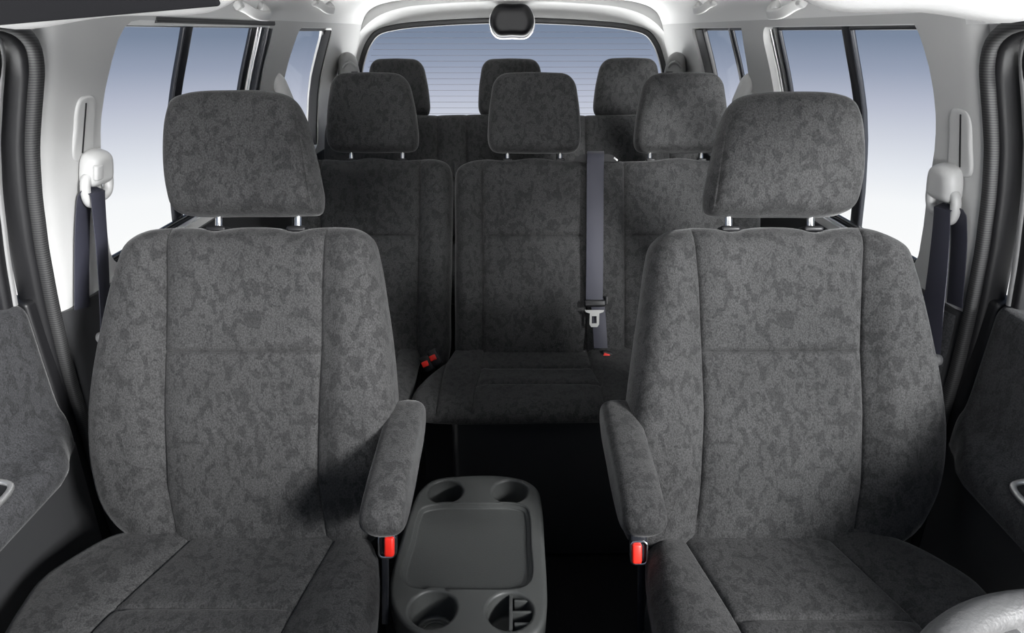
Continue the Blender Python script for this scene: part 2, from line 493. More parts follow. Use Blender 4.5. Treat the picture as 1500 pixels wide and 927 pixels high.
def fz(z): return fx(1.40 + z)
def side_loops(s):
    if s < 0:
        A = rloop(1.318, 2.20, -0.468, 0.020, (0.05, 0.05, 0.06, 0.03))
        A[-8:] = [(1.318, -0.22), (1.316, -0.15), (1.320, -0.10), (1.329, -0.05), (1.340, -0.015), (1.356, 0.006), (1.378, 0.017), (1.41, 0.020)][::-1]
        B = rloop(2.425, 2.93, -0.468, 0.012, (0.05, 0.05, 0.04, 0.03))
        B[-8:] = [(2.425, -0.28), (2.425, -0.21), (2.428, -0.15), (2.436, -0.09), (2.448, -0.045), (2.462, -0.012), (2.476, 0.004), (2.50, 0.012)][::-1]
    else:
        A = rloop(1.300, 2.11, -0.468, 0.012, (0.05, 0.05, 0.05, 0.03))
        A[-8:] = [(1.296, -0.28), (1.280, -0.21), (1.272, -0.14), (1.272, -0.10), (1.276, -0.06), (1.284, -0.03), (1.294, -0.005), (1.306, 0.012)][::-1]
        B = rloop(2.30, 2.93, -0.468, 0.012, (0.05, 0.05, 0.04, 0.03))
        B[-8:] = [(2.33, -0.32), (2.332, -0.26), (2.330, -0.20), (2.325, -0.14), (2.315, -0.09), (2.303, -0.04), (2.294, -0.01), (2.288, 0.012)][::-1]
    return A, B

wn = 0
for s, nm in ((-1, 'left'), (1, 'right')):
    wall = shell('wall_' + nm, s, YB, YR, -0.505, 0.03, fz, lambda z: fz(z) + 0.05, M['white'])
    A, B = side_loops(s)
    apply_bool(wall, [yz_cutter(A, s), yz_cutter(B, s)])
    tag(wall, f'pale grey pillar trim with two side windows along the {nm} of the cabin', 'wall', kind='structure')
    # lower dark panel
    low = shell('trim_%d' % (1 if s < 0 else 2), s, YB, YR, -1.40, -0.49, lambda z: fz(z) - 0.004 - 0.012 * math.sin(PI * (z + 1.4) / 0.91) - 0.004 * math.exp(-((z + 0.5) / 0.02) ** 2), lambda z: fz(z) + 0.05, M['dark'])
    tag(low, f'charcoal lower trim panel under the {nm} side windows', 'wall trim', kind='structure')
    if s > 0:
        ins = shell('cloth_insert', s, YB + .012, 1.75, -.715, -.50, lambda z: fz(z) - 0.016 - 0.012 * math.sin(PI * (z + 1.4) / 0.91), lambda z: fz(z) + .03, M['door_fabric'])
        ins.parent = low
        ins.data.polygons.foreach_set('use_smooth', [True] * len(ins.data.polygons)); ins.data.set_sharp_from_angle(angle=.6)
    low.data.polygons.foreach_set('use_smooth', [True] * len(low.data.polygons)); low.data.set_sharp_from_angle(angle=.6)
    for k, (lp, nmw) in enumerate(((A, 'sliding side'), (B, 'rear quarter'))):
        wn += 1
        loop = densify(lp)
        # glass pane with real thickness, following the curved side
        yc = sum(p[0] for p in loop) / len(loop)
        zs = sorted(set(round(p[1], 5) for p in loop)); 
        ymn, ymx, zmn, zmx = min(p[0] for p in loop) - .012, max(p[0] for p in loop) + .012, -0.482, max(p[1] for p in loop) + .012
        zz = np.linspace(zmn, zmx, 20); V = []; Fc = []
        for z in zz:
            x = fz(z) + 0.038
            V += [(s * x, ymn, 1.4 + z), (s * x, ymx, 1.4 + z), (s * (x + .004), ymx, 1.4 + z), (s * (x + .004), ymn, 1.4 + z)]
        for i in range(len(zz) - 1):
            for a in range(4): Fc.append((4 * i + a, 4 * i + (a + 1) % 4, 4 * i + 4 + (a + 1) % 4, 4 * i + 4 + a))
        Fc += [(0, 1, 2, 3), tuple(4 * (len(zz) - 1) + a for a in range(4))]
        g_ = mk('window_%d' % wn, V, Fc, M['glass'], origin=(s * 0.84, yc, 1.17))
        tag(g_, f'{nmw} window glass on the {nm} wall of the cabin', 'window', kind='structure')
        # seal set against the glass
        path = [(s * (fz(z) + 0.034), y, 1.4 + z) for y, z in loop]
        cen = Vector((s * .8, yc, 1.17))
        sides = [(cen - Vector(p)) * Vector((0, 1, 1)) for p in path]
        w_ = 0.020 if s > 0 else 0.024
        sl = MB(); sl.add(*sweep(path, rprof(w_, 0.012, 0.004, 3), sides, closed=True)); sl.build('window_seal', M['black'], g_)
        if k == 0:
            # stepped sash at the rear edge: dark frame, bright bead, dark frame
            yr_ = max(p[0] for p in lp)
            def vert(y, off, z0=-0.46, z1=0.012): return [(s * (fz(z) + off), y, 1.4 + z) for z in np.linspace(z0, z1, 16)]
            mb = MB()
            if s < 0: mb.add(*sweep(vert(yr_ - 0.025, 0.012), rprof(0.030, 0.030, 0.006), (0, 1, 0)))
            mb.add(*sweep(vert(yr_ - (0.085 if s < 0 else 0.045), 0.030), rprof(0.05, 0.012, 0.004), (0, 1, 0)))
            mb.build('sash', M['gloss'], g_)
            bd = MB(); bd.add(*sweep(vert(yr_ - (0.052 if s < 0 else 0.022), 0.020), rprof(0.006, 0.006, 0.0025), (0, 1, 0)))
            if s < 0: bd.add(*sweep(vert(yr_ - 0.068, 0.024), rprof(0.005, 0.005, 0.002), (0, 1, 0)))
            bd.build('bright_bead', M['silver'], g_)
            yd = 1.685 if s < 0 else 1.632
            dv = MB(); dv.add(*sweep(vert(yd, 0.032, -0.465, 0.018), rprof(0.042, 0.014, 0.005), (0, 1, 0))); dv.build('divider_bar', M['gloss'], g_)
            # belt-line rail of the window
            rl = MB()
            rl.add(*sweep([(s * (fz(-0.47) + 0.025), y, 1.4 - 0.462) for y in np.linspace(1.33, yr_ - .03, 8)], rprof(0.020, 0.014, 0.005), (0, 0, 1))); rl.build('bottom_rail', M['gloss'], g_)
            rb = MB(); rb.add(*sweep([(s * (fz(-0.47) + 0.010), y, 1.4 - 0.466) for y in np.linspace(1.33, yr_ - .03, 8)], rprof(0.006, 0.006, 0.002), (0, 0, 1))); rb.build('bottom_bead', M['silver'], g_)
        elif s > 0:
            dv = MB(); dv.add(*sweep([(s * (fz(z) + .032), 2.50, 1.4 + z) for z in np.linspace(-.465, .01, 16)], rprof(0.04, 0.012, 0.005), (0, 1, 0))); dv.build('divider_bar', M['gloss'], g_)
            dv = MB(); dv.add(*sweep([(s * (fz(z) + .020), 2.86, 1.4 + z) for z in np.linspace(-.465, .008, 16)], rprof(0.12, 0.020, 0.005), (0, 1, 0))); dv.build('sash', M['black'], g_)
        else:
            dv = MB(); dv.add(*sweep([(s * (fz(z) + .018), 2.920, 1.4 + z) for z in np.linspace(-.465, .008, 16)], rprof(0.012, 0.032, 0.004), (0, 1, 0))); dv.build('sash', M['black'], g_)

# black header seal above the left sliding window
hs_ = MB(); hs_.add(*sweep([(-(fz(0.02) + 0.004), y, 1.4 + 0.026) for y in np.linspace(1.47, 2.2, 8)], rprof(0.022, 0.014, 0.005), (0, 0, 1)))
o = hs_.build('trim_3', M['ribbed']); tag(o, 'ribbed dark seal strip along the top of the left sliding window', 'seal', kind='structure')

# rear wall with the tailgate window
YW = 3.56
gl_px = [(527, 150), (527, 110), (532, 85), (540, 64), (553, 48), (580, 40), (640, 34), (750, 30), (860, 34), (920, 40), (947, 48), (960, 64), (968, 85), (973, 110), (973, 150)]
lpx = [(atY(x, y, YW).x, atY(x, y, YW).z) for x, y in gl_px]
lpx = [(lpx[0][0] - 0.02, .90)] + lpx + [(lpx[-1][0] + 0.02, .90)]
rw = [tuple(p) for p in crom(lpx, 5, closed=False)]
V = []; n = len(rw)
outer = [(-0.80, 0.85), (-0.80, 1.05), (-0.80, 1.25)] + [(-x, 1.40 + z + .02) for x, z in [(0.735, 0.010), (0.700, 0.076), (0.58, 0.128), (0.25, 0.152), (0, 0.158), (-0.25, 0.152), (-0.58, 0.128), (-0.700, 0.076), (-0.735, 0.010)]] + [(0.80, 1.25), (0.80, 1.05), (0.80, 0.85)]
outer = [(max(-.86, min(.86, x * 1.08)), z) for x, z in outer]
ol = np.array(outer); ol = resample(ol, np.linspace(0, 1, n))
Fc = []
for yy in (YW, YW + 0.05):
    for (x, z) in rw: V.append((x, yy, z))
    for (x, z) in ol: V.append((x, yy, z))
for b0 in (0, 2 * n):
    for k in range(n - 1): Fc.append((b0 + k, b0 + k + 1, b0 + n + k + 1, b0 + n + k))
for k in range(n - 1): Fc.append((k, k + 1, 2 * n + k + 1, 2 * n + k)); Fc.append((n + k, n + k + 1, 3 * n + k + 1, 3 * n + k))
wb_ = mk('wall_back', V, Fc, M['white'])
tag(wb_, 'pale grey tailgate surround around the rear window', 'wall', kind='structure')
lowb = mk('trim_4', *rbox(basis((0, YW + .025, 0.45), (1, 0, 0), (0, 0, 1), (0, -1, 0)), 1.72, .90, 0.05, .006), M['dark'])
tag(lowb, 'charcoal lower tailgate panel behind the last bench', 'wall trim', kind='structure')
gw = MB(); nn = len(rw)
Vg = [(x, YW + .03, z) for x, z in rw] + [(x, YW + .034, z) for x, z in rw]
tri = tessellate_polygon([[Vector((x, z, 0)) for x, z in rw]])
Fg = [tuple(t) for t in tri] + [tuple(i + nn for i in t) for t in tri] + [(k, (k + 1) % nn, nn + (k + 1) % nn, nn + k) for k in range(nn)]
wr = mk('window_5', Vg, Fg, M['glass'], origin=(0, YW, 1.2))
tag(wr, 'wide rear window in the tailgate with thin heating lines', 'window', kind='structure')
sb = MB(); path = [(x, YW - 0.002, z) for x, z in rw]; sb.add(*sweep(path, rprof(0.028, 0.03, 0.008), [(0 - p[0], 0, 1.2 - p[2]) for p in path])); sb.build('window_seal', M['black'], wr)
hl = MB()
for k in range(16):
    z = atY(750, 47 + 8.6 * k, YW).z
    xs = [x for (x, zz) in [(np.interp(z, [q[1] for q in rw[:nn // 2]], [q[0] for q in rw[:nn // 2]]), z)]]
    xh = abs(xs[0]) - 0.03
    hl.add(*rbox(basis((0, YW + .028, z), (1, 0, 0), (0, 0, 1), (0, -1, 0)), 2 * xh, 0.0013, 0.001, 0))
hl.build('heating_lines', plain('heating_line', (0.25, 0.22, 0.24, 1), 0.6), wr, smooth=False)
# raised arch of trim around the opening
ap = [(507, 170), (509, 110), (516, 72), (530, 46), (552, 26), (585, 13), (640, 6), (750, 2), (860, 6), (915, 13), (948, 26), (970, 46), (984, 72), (991, 110), (993, 170)]
al = [tuple(q) for q in crom([(atY(x, y, 3.50).x, atY(x, y, 3.50).z) for x, y in ap], 4, closed=False)]
am = MB()
cl_in = resample(np.array(rw), np.linspace(0.02, .98, len(al)))
V = []; Fc = []; na = len(al)
for t in [-1] + list(np.linspace(0, 1, 7)):
    for k in range(na):
        if t < 0:
            V.append((al[k][0] * 1.10, 3.468, al[k][1] + (.06 if abs(al[k][0]) < .78 else .0))); continue
        x = al[k][0] * (1 - t) + cl_in[k][0] * t; z = al[k][1] * (1 - t) + cl_in[k][1] * t
        V.append((x, 3.47 + (YW - 3.47) * math.sin(t * PI / 2) ** 0.7, z))
for i in range(7):
    for k in range(na - 1): Fc.append((i * na + k, i * na + k + 1, (i + 1) * na + k + 1, (i + 1) * na + k))
# back side for thickness
off = len(V)
V += [(v[0] * 1.01, v[1] + 0.012, v[2] + .004) for v in V[:]]
for i in range(7):
    for k in range(na - 1): Fc.append((off + i * na + k, off + (i + 1) * na + k, off + (i + 1) * na + k + 1, off + i * na + k + 1))
for k in range(na - 1): Fc.append((k, k + 1, off + k + 1, off + k))
tr5 = mk('trim_5', V, Fc, M['white']); tag(tr5, 'pale arched trim framing the rear window', 'window trim', kind='structure')

# ------------------------------------------------------------------ front doors, weatherstrips
dn = 0
for s, nm in ((-1, 'left'), (1, 'right')):
    dn += 1
    fab = [(.93, -.452), (.886, -.450), (.872, -.455), (.866, -.470), (.864, -.53), (.862, -.60), (.858, -.640), (.846, -.662), (.828, -.672), (.812, -.680), (.801, -.694), (.797, -.712), (.799, -.730), (.806, -.742), (.93, -.742)]
    low = [(.93, -.738), (.812, -.738), (.816, -.755), (.835, -.88), (.853, -1.0), (.862, -1.20), (.93, -1.20)]
    fab = [tuple(p) for p in crom(fab[1:-1], 4, closed=False)]; fab = [(.93, -.450)] + fab + [(.93, -.742)]
    def extr(prof, ends):
        V = []; Fc = []; m = len(prof)
        for (y, ins, dz) in ends:
            kb = float(np.interp(y, [.95, .985, 1.03, 1.085], [1, .85, .45, .15]))
            for x, z in prof:
                xx = .866 + (x - .866) * kb if x < .866 else x
                V.append((s * min(.93, xx + ins), y, 1.40 + z + dz * max(0, 1 - (z + 0.45) / -0.75)))
        for i in range(len(ends) - 1):
            for k in range(m): Fc.append((i * m + k, i * m + (k + 1) % m, (i + 1) * m + (k + 1) % m, (i + 1) * m + k))
        Fc.append(tuple(range(m))); Fc.append(tuple((len(ends) - 1) * m + k for k in range(m)))
        return V, Fc
    ends = [(0.30, 0, -.05), (0.6, 0, -.03), (0.9, 0, -.008), (.95, 0, -.004), (.97, 0, -.003), (.985, 0, -.002), (1.0, 0, 0), (1.015, 0, 0), (1.03, 0, 0), (1.05, 0, 0), (1.07, 0.002, 0), (1.08, 0.006, 0), (1.086, 0.014, 0), (1.088, 0.025, 0)]
    d = mk('door_%d' % dn, *extr(fab, ends), M['door_fabric'], origin=(s * .88, .68, 0.85), sharp=50)
    tag(d, f'{nm} front door with dark cloth trim and sloping armrest', 'door', kind='structure')
    lp_ = mk('lower_panel', *extr(low, [(0.30, 0, -.05), (0.6, 0, -.03), (0.9, 0, -.008), (.95, 0, -.004), (.985, 0, -.002), (1.03, 0, 0), (1.075, 0, 0), (1.084, .01, 0)]), M['dark'], d)
    # silver handle recess on the armrest
    zc = 1.40 - 0.690
    hb = MB()
    def hp(t):
        q = 2 * PI * t; e = 0.6
        cx_, cy_ = math.copysign(abs(math.cos(q)) ** e, math.cos(q)), math.copysign(abs(math.sin(q)) ** e, math.sin(q))
        return Vector((s * (0.826 + 0.019 * cx_), 0.80 + 0.068 * cy_, zc + 0.016 + s * 0 + (0.016 * cx_) * 0.42 - 0.008 * (0 if cy_ > 0 else 1)))
    lp = [hp(k / 40) for k in range(40)]
    hb.add(*sweep(lp, rprof(0.008, 0.010, 0.003, 3), (s * -.4, 0, 1), closed=True)); hb.build('handle_bezel', M['silver'], d)
    hf = MB(); hf.add([p + Vector((0, 0, -.001)) for p in lp] + [p + Vector((0, 0, -.006)) for p in lp], [tuple(range(40)), tuple(range(40, 80))] + [(k, (k + 1) % 40, 40 + (k + 1) % 40, 40 + k) for k in range(40)])
    hf.build('handle_cup', M['black'], d)
    # upper window frame of the door: post, curved corner, header
    pth = [(s * (fz(z) + 0.062), 1.075 + 0.012 * math.sin((z + .45) / .45 * 2), 1.4 + z) for z in np.linspace(-0.45, -0.06, 12)]
    pth += [(s * (fz(-0.02) + 0.055), 1.070, 1.4 - 0.025), (s * (fz(0.0) + 0.05), 1.045, 1.4 - 0.004), (s * (fz(0.0) + 0.05), 0.99, 1.4 + 0.006), (s * (fz(0.0) + 0.05), 0.8, 1.41), (s * (fz(0) + .05), 0.3, 1.41)]
    pth = [tuple(q) for q in crom(pth, 3, closed=False)]
    fm = MB(); fm.add(*sweep(pth, rprof(0.045, 0.030, 0.008), (s, 0, 0.2))); fm.build('window_frame', M['black'], d)
    fm = MB(); fm.add(*sweep([(p[0] - s * 0.022, p[1] + 0.006, p[2]) for p in pth[:40]], rprof(0.008, 0.010, 0.003), (s, 0, 0.2))); fm.build('frame_bead', M['pull'], d)
    zz = np.linspace(-0.47, 0.01, 14); V = []; Fc = []
    for z in zz:
        x = fz(z) + .066
        V += [(s * x, .30, 1.4 + z), (s * x, 1.07, 1.4 + z), (s * (x + .004), 1.07, 1.4 + z), (s * (x + .004), .30, 1.4 + z)]
    for i in range(len(zz) - 1):
        for a in range(4): Fc.append((4 * i + a, 4 * i + (a + 1) % 4, 4 * i + 4 + (a + 1) % 4, 4 * i + 4 + a))
    Fc += [(0, 1, 2, 3), tuple(4 * (len(zz) - 1) + a for a in range(4))]
    gg = mk('window_%d' % (5 + dn), V, Fc, M['glass'], origin=(s * .86, .68, 1.17))
    tag(gg, f'{nm} front door window glass', 'window', kind='structure')
    # weatherstrip around the door opening
    wp = [(s * (fz(z) + 0.006), YB - 0.008, 1.4 + z) for z in np.linspace(-1.2, -0.09, 26)]
    wp += [(s * (fz(-0.05) + .006), YB - 0.012, 1.4 - 0.05), (s * (fz(-0.015) + .006), YB - 0.030, 1.4 - 0.016), (s * (fz(0.006) + .006), YB - 0.07, 1.4 + 0.006), (s * (fz(0.012) + .006), YB - 0.14, 1.4 + .014), (s * (fz(0.012) + .006), .8, 1.4 + 0.016), (s * (fz(.012) + .006), .3, 1.416)]
    wp = [tuple(q) for q in crom(wp, 3, closed=False)]
    ws = MB(); ws.add(*sweep(wp, rprof(0.020, 0.022, 0.008, 4), (s, 0, 0.0)))
    o = ws.build('trim_%d' % (5 + dn), M['ribbed']); tag(o, f'ribbed rubber weatherstrip framing the {nm} front door opening', 'seal', kind='structure')
    jb = MB(); jb.add(*sweep([(p[0] + s * 0.030, p[1] - .002, p[2]) for p in wp], rprof(0.045, 0.030, 0.01, 3), (s, 0, 0)))
    jb.build('jamb', M['black'], o)
    jb = MB(); jb.add(*rbox(basis((s * .925, YB - .022, .54), (1, 0, 0), (0, 1, 0), (0, 0, 1)), .10, .05, .82, .008)); jb.build('door_sill', M['black'], o)

# roof rail over the front doors, rounded down into the pillar
for s, nm, no in ((-1, 'left', 9), (1, 'right', 10)):
    yl = [(.34, .016), (.5, .016), (.7, .016), (.95, .016), (1.02, .013), (1.07, .004), (1.10, -.012), (1.12, -.035), (1.130, -.062), (YB + .002, -.10)]
    V = []; Fc = []; m = 10
    for y, zl in yl:
        zz = np.linspace(zl, .055, m)
        dx = .003 + .02 * min(1, max(0, (y - 1.08) / .055))
        V += [(s * (fz(z) + dx), y, 1.4 + z) for z in zz] + [(s * (fz(z) + .03), y, 1.4 + z) for z in zz[::-1]]
    for i in range(len(yl) - 1):
        for k in range(2 * m): Fc.append((i * 2 * m + k, i * 2 * m + (k + 1) % (2 * m), (i + 1) * 2 * m + (k + 1) % (2 * m), (i + 1) * 2 * m + k))
    Fc.append(tuple(range(2 * m))); Fc.append(tuple((len(yl) - 1) * 2 * m + k for k in range(2 * m)))
    o = mk('trim_%d' % no, V, Fc, M['white']); tag(o, f'pale roof rail over the {nm} front door', 'roof trim', kind='structure')

# dashboard behind the viewpoint (carries the steering column)
dp = [(-.35, .0), (.06, .0), (.08, .25), (.06, .55), (.06, .70), (.03, .82), (-.08, .90), (-.35, .93)]
V = [(x, y, z) for x in (-.88, .88) for y, z in dp]; m_ = len(dp)
Fc = [tuple(range(m_)), tuple(range(m_, 2 * m_))] + [(k, (k + 1) % m_, m_ + (k + 1) % m_, m_ + k) for k in range(m_)]
db = mk('trim_8', V, Fc, M['dark']); tag(db, 'charcoal dashboard at the front of the cabin', 'dashboard', kind='structure')

# ================================================================== FRONT SEATS
def front_seat(s):
    nm = 'left' if s < 0 else 'right'
    lab = ('patterned grey cloth front seat on the left, its backrest crossed by an armrest shadow' if s < 0 else
           'patterned grey cloth front seat on the right, behind the steering wheel')
    mid = 1.195
    fr = cframe(mid)
    xc = -.46 if s < 0 else .47
    t = thing('front_seat', (xc, .80, 0.0), lab, 'car seat', 'front seats')
    # backrest
    if s < 0:
        pts = [(206, 782), (170, 742), (152, 680), (148, 610), (154, 540), (168, 460), (182, 395), (196, 358), (222, 340), (262, 334), (300, 335), (322, 339), (345, 335), (378, 333), (412, 335), (437, 340), (460, 335), (500, 333), (530, 338), (548, 352), (558, 385), (568, 445), (577, 510), (583, 580), (585, 650), (580, 720), (560, 775), (530, 800), (380, 802), (250, 798)]
        cor = (0, 7, 19, 26)
        v1 = [(262, 330), (263, 420), (263, 500), (262, 600), (264, 700), (282, 800)]; v2 = [(486, 330), (482, 420), (482, 510), (478, 600), (476, 690), (492, 800)]
        yh = 512
    else:
        pts = [(930, 800), (905, 740), (908, 660), (917, 590), (926, 520), (936, 450), (944, 390), (952, 360), (972, 342), (1005, 335), (1040, 335), (1067, 340), (1092, 335), (1125, 333), (1160, 335), (1186, 341), (1212, 336), (1255, 334), (1292, 346), (1316, 362), (1328, 395), (1340, 450), (1352, 510), (1362, 570), (1367, 630), (1362, 690), (1348, 735), (1325, 775), (1280, 800), (1130, 806)]
        cor = (0, 7, 19, 27)
        v1 = [(1006, 330), (1014, 420), (1017, 512), (1020, 600), (1016, 700), (1004, 800)]; v2 = [(1248, 330), (1244, 420), (1240, 512), (1243, 600), (1242, 700), (1228, 800)]
        yh = 512
    def bul(X, Y, vx):
        o = np.maximum(vx[0] - X, X - vx[-1])
        b = 0.016 * sm(o, 0.0, 0.05) * sm(Y, -.48, -.30) * (1 - 0.5 * sm(Y, 0.0, 0.12))
        b += 0.006 * np.exp(-((Y + 0.16) / 0.14) ** 2)
        for v in vx: b -= 0.004 * np.exp(-(np.abs(X - v) / 0.02) ** 2)
        return b
    pad('backrest', fr, c2(pts, mid), cor, .052, .06, .045, .05, M['fabric'], t, [c2(v1, mid), c2(v2, mid)], [(CY - yh) * mid / F], bul, nv=[20, 26, 20], nh=[26, 22], g=0.0065, sig=.0028, p=2.3)
    # headrest
    k = 0 if s < 0 else 1
    if s < 0: hp = [(262, 310), (252, 280), (248, 220), (251, 175), (260, 151), (285, 140), (350, 136), (405, 138), (432, 147), (448, 172), (460, 215), (471, 265), (475, 295), (470, 313), (440, 317), (360, 318), (285, 317)]
    else: hp = [(1034, 313), (1030, 295), (1035, 262), (1046, 212), (1056, 176), (1072, 150), (1098, 141), (1150, 138), (1215, 141), (1240, 151), (1252, 172), (1257, 220), (1254, 275), (1243, 306), (1218, 317), (1140, 319), (1065, 318)]
    hc = 1.205
    tt = (0, 4, 8, 13) if s < 0 else (0, 5, 9, 13)
    def hb(X, Y, vx): return 0.006 * np.exp(-((Y - .29) / .07) ** 2) - .022 * sm((X - vx[0]) * (-s), 0.0, .024)
    sx_ = [[(434, 140), (440, 170), (452, 230), (465, 318)]] if s < 0 else [[(1066, 140), (1062, 170), (1050, 230), (1038, 318)]]
    h = pad('headrest', cframe(hc), c2(hp, hc), tt, .046, .055, .034, .075, M['fabric'], t, [c2(sx_[0], hc)], (), hb, nv=[26, 14] if s < 0 else [14, 26], nh=30, g=.006, sig=.0024, p=2.4)
    for px in ((321, 437) if s < 0 else (1067, 1187)):
        r = MB(); r.add(*tube([atC(px, 270, hc), atC(px, 345, hc)], 0.0065, 14)); r.build('headrest_post', M['chrome'], t)
        sl = MB(); f_ = basis(atC(px, 338, hc - .012), RT, -FWD * 0.9 + UP * .4, UP); sl.add(*rbox(basis(atC(px, 336.5, hc - .010), RT, UP, -FWD), .036, .012, .034, .0055)); sl.build('post_sleeve', M['black'], t)
    # seat cushion
    zc = 0.545
    fr2 = basis((0, 0, zc), (1, 0, 0), (0, 1, 0), (0, 0, 1))
    def cz(l, z=zc): return [(atZ(x, y, z).x, atZ(x, y, z).y) for x, y in l]
    if s < 0:
        cp = [(-.690, .42), (-.735, .50), (-.740, .60)] + cz([(28, 920), (60, 875), (110, 838), (165, 806), (215, 790)]) + [(-.60, 1.00), (-.46, 1.01), (-.32, 1.0)] + cz([(535, 789), (551, 815), (556, 850), (555, 900), (552, 927)]) + [(-.208, .58), (-.215, .48), (-.25, .42), (-.46, .40)]
        cor2 = (0, 7, 11, 18)
        s1, s2 = cz([(282, 792), (142, 926)], .575), cz([(492, 790), (417, 926)], .575)
        yhh = cz([(300, 900)], .575)[0][1]
    else:
        cp = [(.25, .42), (.215, .48), (.20, .58)] + cz([(956, 927), (948, 880), (945, 840), (950, 810), (965, 797)]) + [(.30, 1.0), (.46, 1.01), (.60, 1.0)] + cz([(1285, 797), (1340, 822), (1385, 848), (1428, 878), (1460, 915)]) + [(.745, .60), (.74, .50), (.70, .42), (.46, .40)]
        cor2 = (0, 7, 11, 18)
        s1, s2 = cz([(1006, 800), (1082, 926)], .575), cz([(1220, 800), (1345, 922)], .575)
        yhh = cz([(1200, 917)], .575)[0][1]
    def ext(q):
        (x0, y0), (x1, y1) = q; m = (x1 - x0) / (y1 - y0)
        return [(x0 + m * (1.1 - y0), 1.1), (x0, y0), (x1, y1), (x1 + m * .4 * (.3 - y1), .3)]
    def cb(X, Y, vx):
        o = np.maximum(vx[0] - X, X - vx[-1])
        return 0.010 * sm(o, 0.0, .06) - 0.004 * sum(np.exp(-((X - v) / .02) ** 2) for v in vx) + .006 * np.exp(-((Y - .72) / .15) ** 2)
    pad('seat_cushion', fr2, cp, cor2, .042, .035, .05, .03, M['fabric'], t, [ext(s1), ext(s2)], [yhh], cb, nv=[20, 24, 20], nh=[16, 24], g=.0065, sig=.003)
    # base under the cushion
    b = MB(); b.add(*rbox(basis((xc, .72, .255), (1, 0, 0), (0, 1, 0), (0, 0, 1)), .42, .50, .51, .03)); b.build('seat_base', M['dark'], t)
    # recliner bracket outboard
    b = MB(); bp_ = atC(206, 784, 1.19) if s < 0 else atC(1303, 800, 1.19)
    b.add(*rbox(basis(bp_ + Vector((0, 0.01, -.02)), RT, UP, -FWD), .006, .06, .04, .002)); b.build('recliner_bracket', M['silver'] if s < 0 else M['dark'], t)
    # armrest
    A = [(.752, .718), (.744, .738), (.758, .760), (.800, .772), (.880, .780), (.980, .785), (1.035, .782), (1.058, .760), (1.055, .730), (1.02, .708), (.94, .698), (.86, .692), (.79, .698)]
    xa = -.193 if s < 0 else .196
    fra = basis((xa, 0, 0), (0, 1, 0), (0, 0, 1), (-s, 0, 0))
    ar = pad('armrest', fra, A, (0, 2, 7, 9), .033, .033, .020, .020, M['fabric'], t, (), (), None, nv=30, nh=22, p=2.6)
    # belt buckle
    bx, by = (567, 800) if s < 0 else (936, 810)
    bc = 1.115
    fb = basis(atC(bx, by, bc), RT, UP, -FWD)
    k = MB()
    k.add(*rbox(basis(tow(fb, 0, .012, -.012), RT, UP, -FWD), .030, .062, .020, .006)); k.add(*rbox(basis(tow(fb, s * .006, -.07, -.016), RT, UP, -FWD), .012, .14, .006, .002))
    k = k.build('buckle', M['gloss'], t)
    rm = MB(); lp = [tow(fb, u, v, .0) for u, v in rprof(.027, .038, .007, 4)]; rm.add(*sweep(lp, rprof(.0035, .004, .0012, 2), -FWD, closed=True)); rm.build('chrome_rim', M['chrome'], k)
    rbn = MB(); rbn.add(*rbox(basis(tow(fb, .004 if s < 0 else -.004, 0, .001), RT, UP, -FWD), .0165, .034, .012, .004)); rbn.build('release_button', M['red'], k)
    return t
front_seat(-1); front_seat(1)

# ================================================================== SECOND ROW
C2 = 2.005
def headrest2(parent, px0, px1, y0, y1, c, posts, label=None, tf=.045, py_post=(200, 242)):
    w_, cx_ = px1 - px0, (px0 + px1) / 2
    sh = -1 if cx_ < 700 else (1 if cx_ > 800 else 0)
    h_ = y1 - y0
    skew = 0.06 * w_
    def X(u): return cx_ + u * w_ / 2
    P = [(X(-.88), y1 - .02 * h_), (X(-.985), y1 - .10 * h_), (X(-1) , y0 + .62 * h_), (X(-.95), y0 + .33 * h_), (X(-.87), y0 + .12 * h_), (X(-.70), y0 + .025 * h_), (X(-.3), y0), (X(.3), y0), (X(.70), y0 + .025 * h_), (X(.87), y0 + .12 * h_), (X(.95), y0 + .33 * h_), (X(1), y0 + .62 * h_), (X(.985), y1 - .10 * h_), (X(.88), y1 - .02 * h_), (X(.4), y1), (X(-.4), y1)]
    P = [(x + (-sh * skew * ((y1 - y) / h_) * (1 if (x - cx_) * sh < 0 else .15) * (-1 if True else 1)) * (1 if sh else 0), y) for x, y in P]
    h = pad('headrest', cframe(c), c2(P, c), (0, 4, 9, 13), tf, .05, .034, .06, M['fabric'], parent, (), (), lambda X_, Y_, v: 0.004 * np.ones_like(X_), nv=34, nh=30, p=2.4)
    for px in posts:
        r = MB(); r.add(*tube([atC(px, py_post[0], c), atC(px, py_post[1], c)], 0.0058, 12)); r.build('headrest_post', M['chrome'], parent)
        sl = MB(); sl.add(*rbox(basis(atC(px, py_post[1] - 7, c - .006), RT, UP, -FWD), .026, .008, .026, .003)); sl.build('post_sleeve', M['black'], parent)
    return h

fr = cframe(C2)
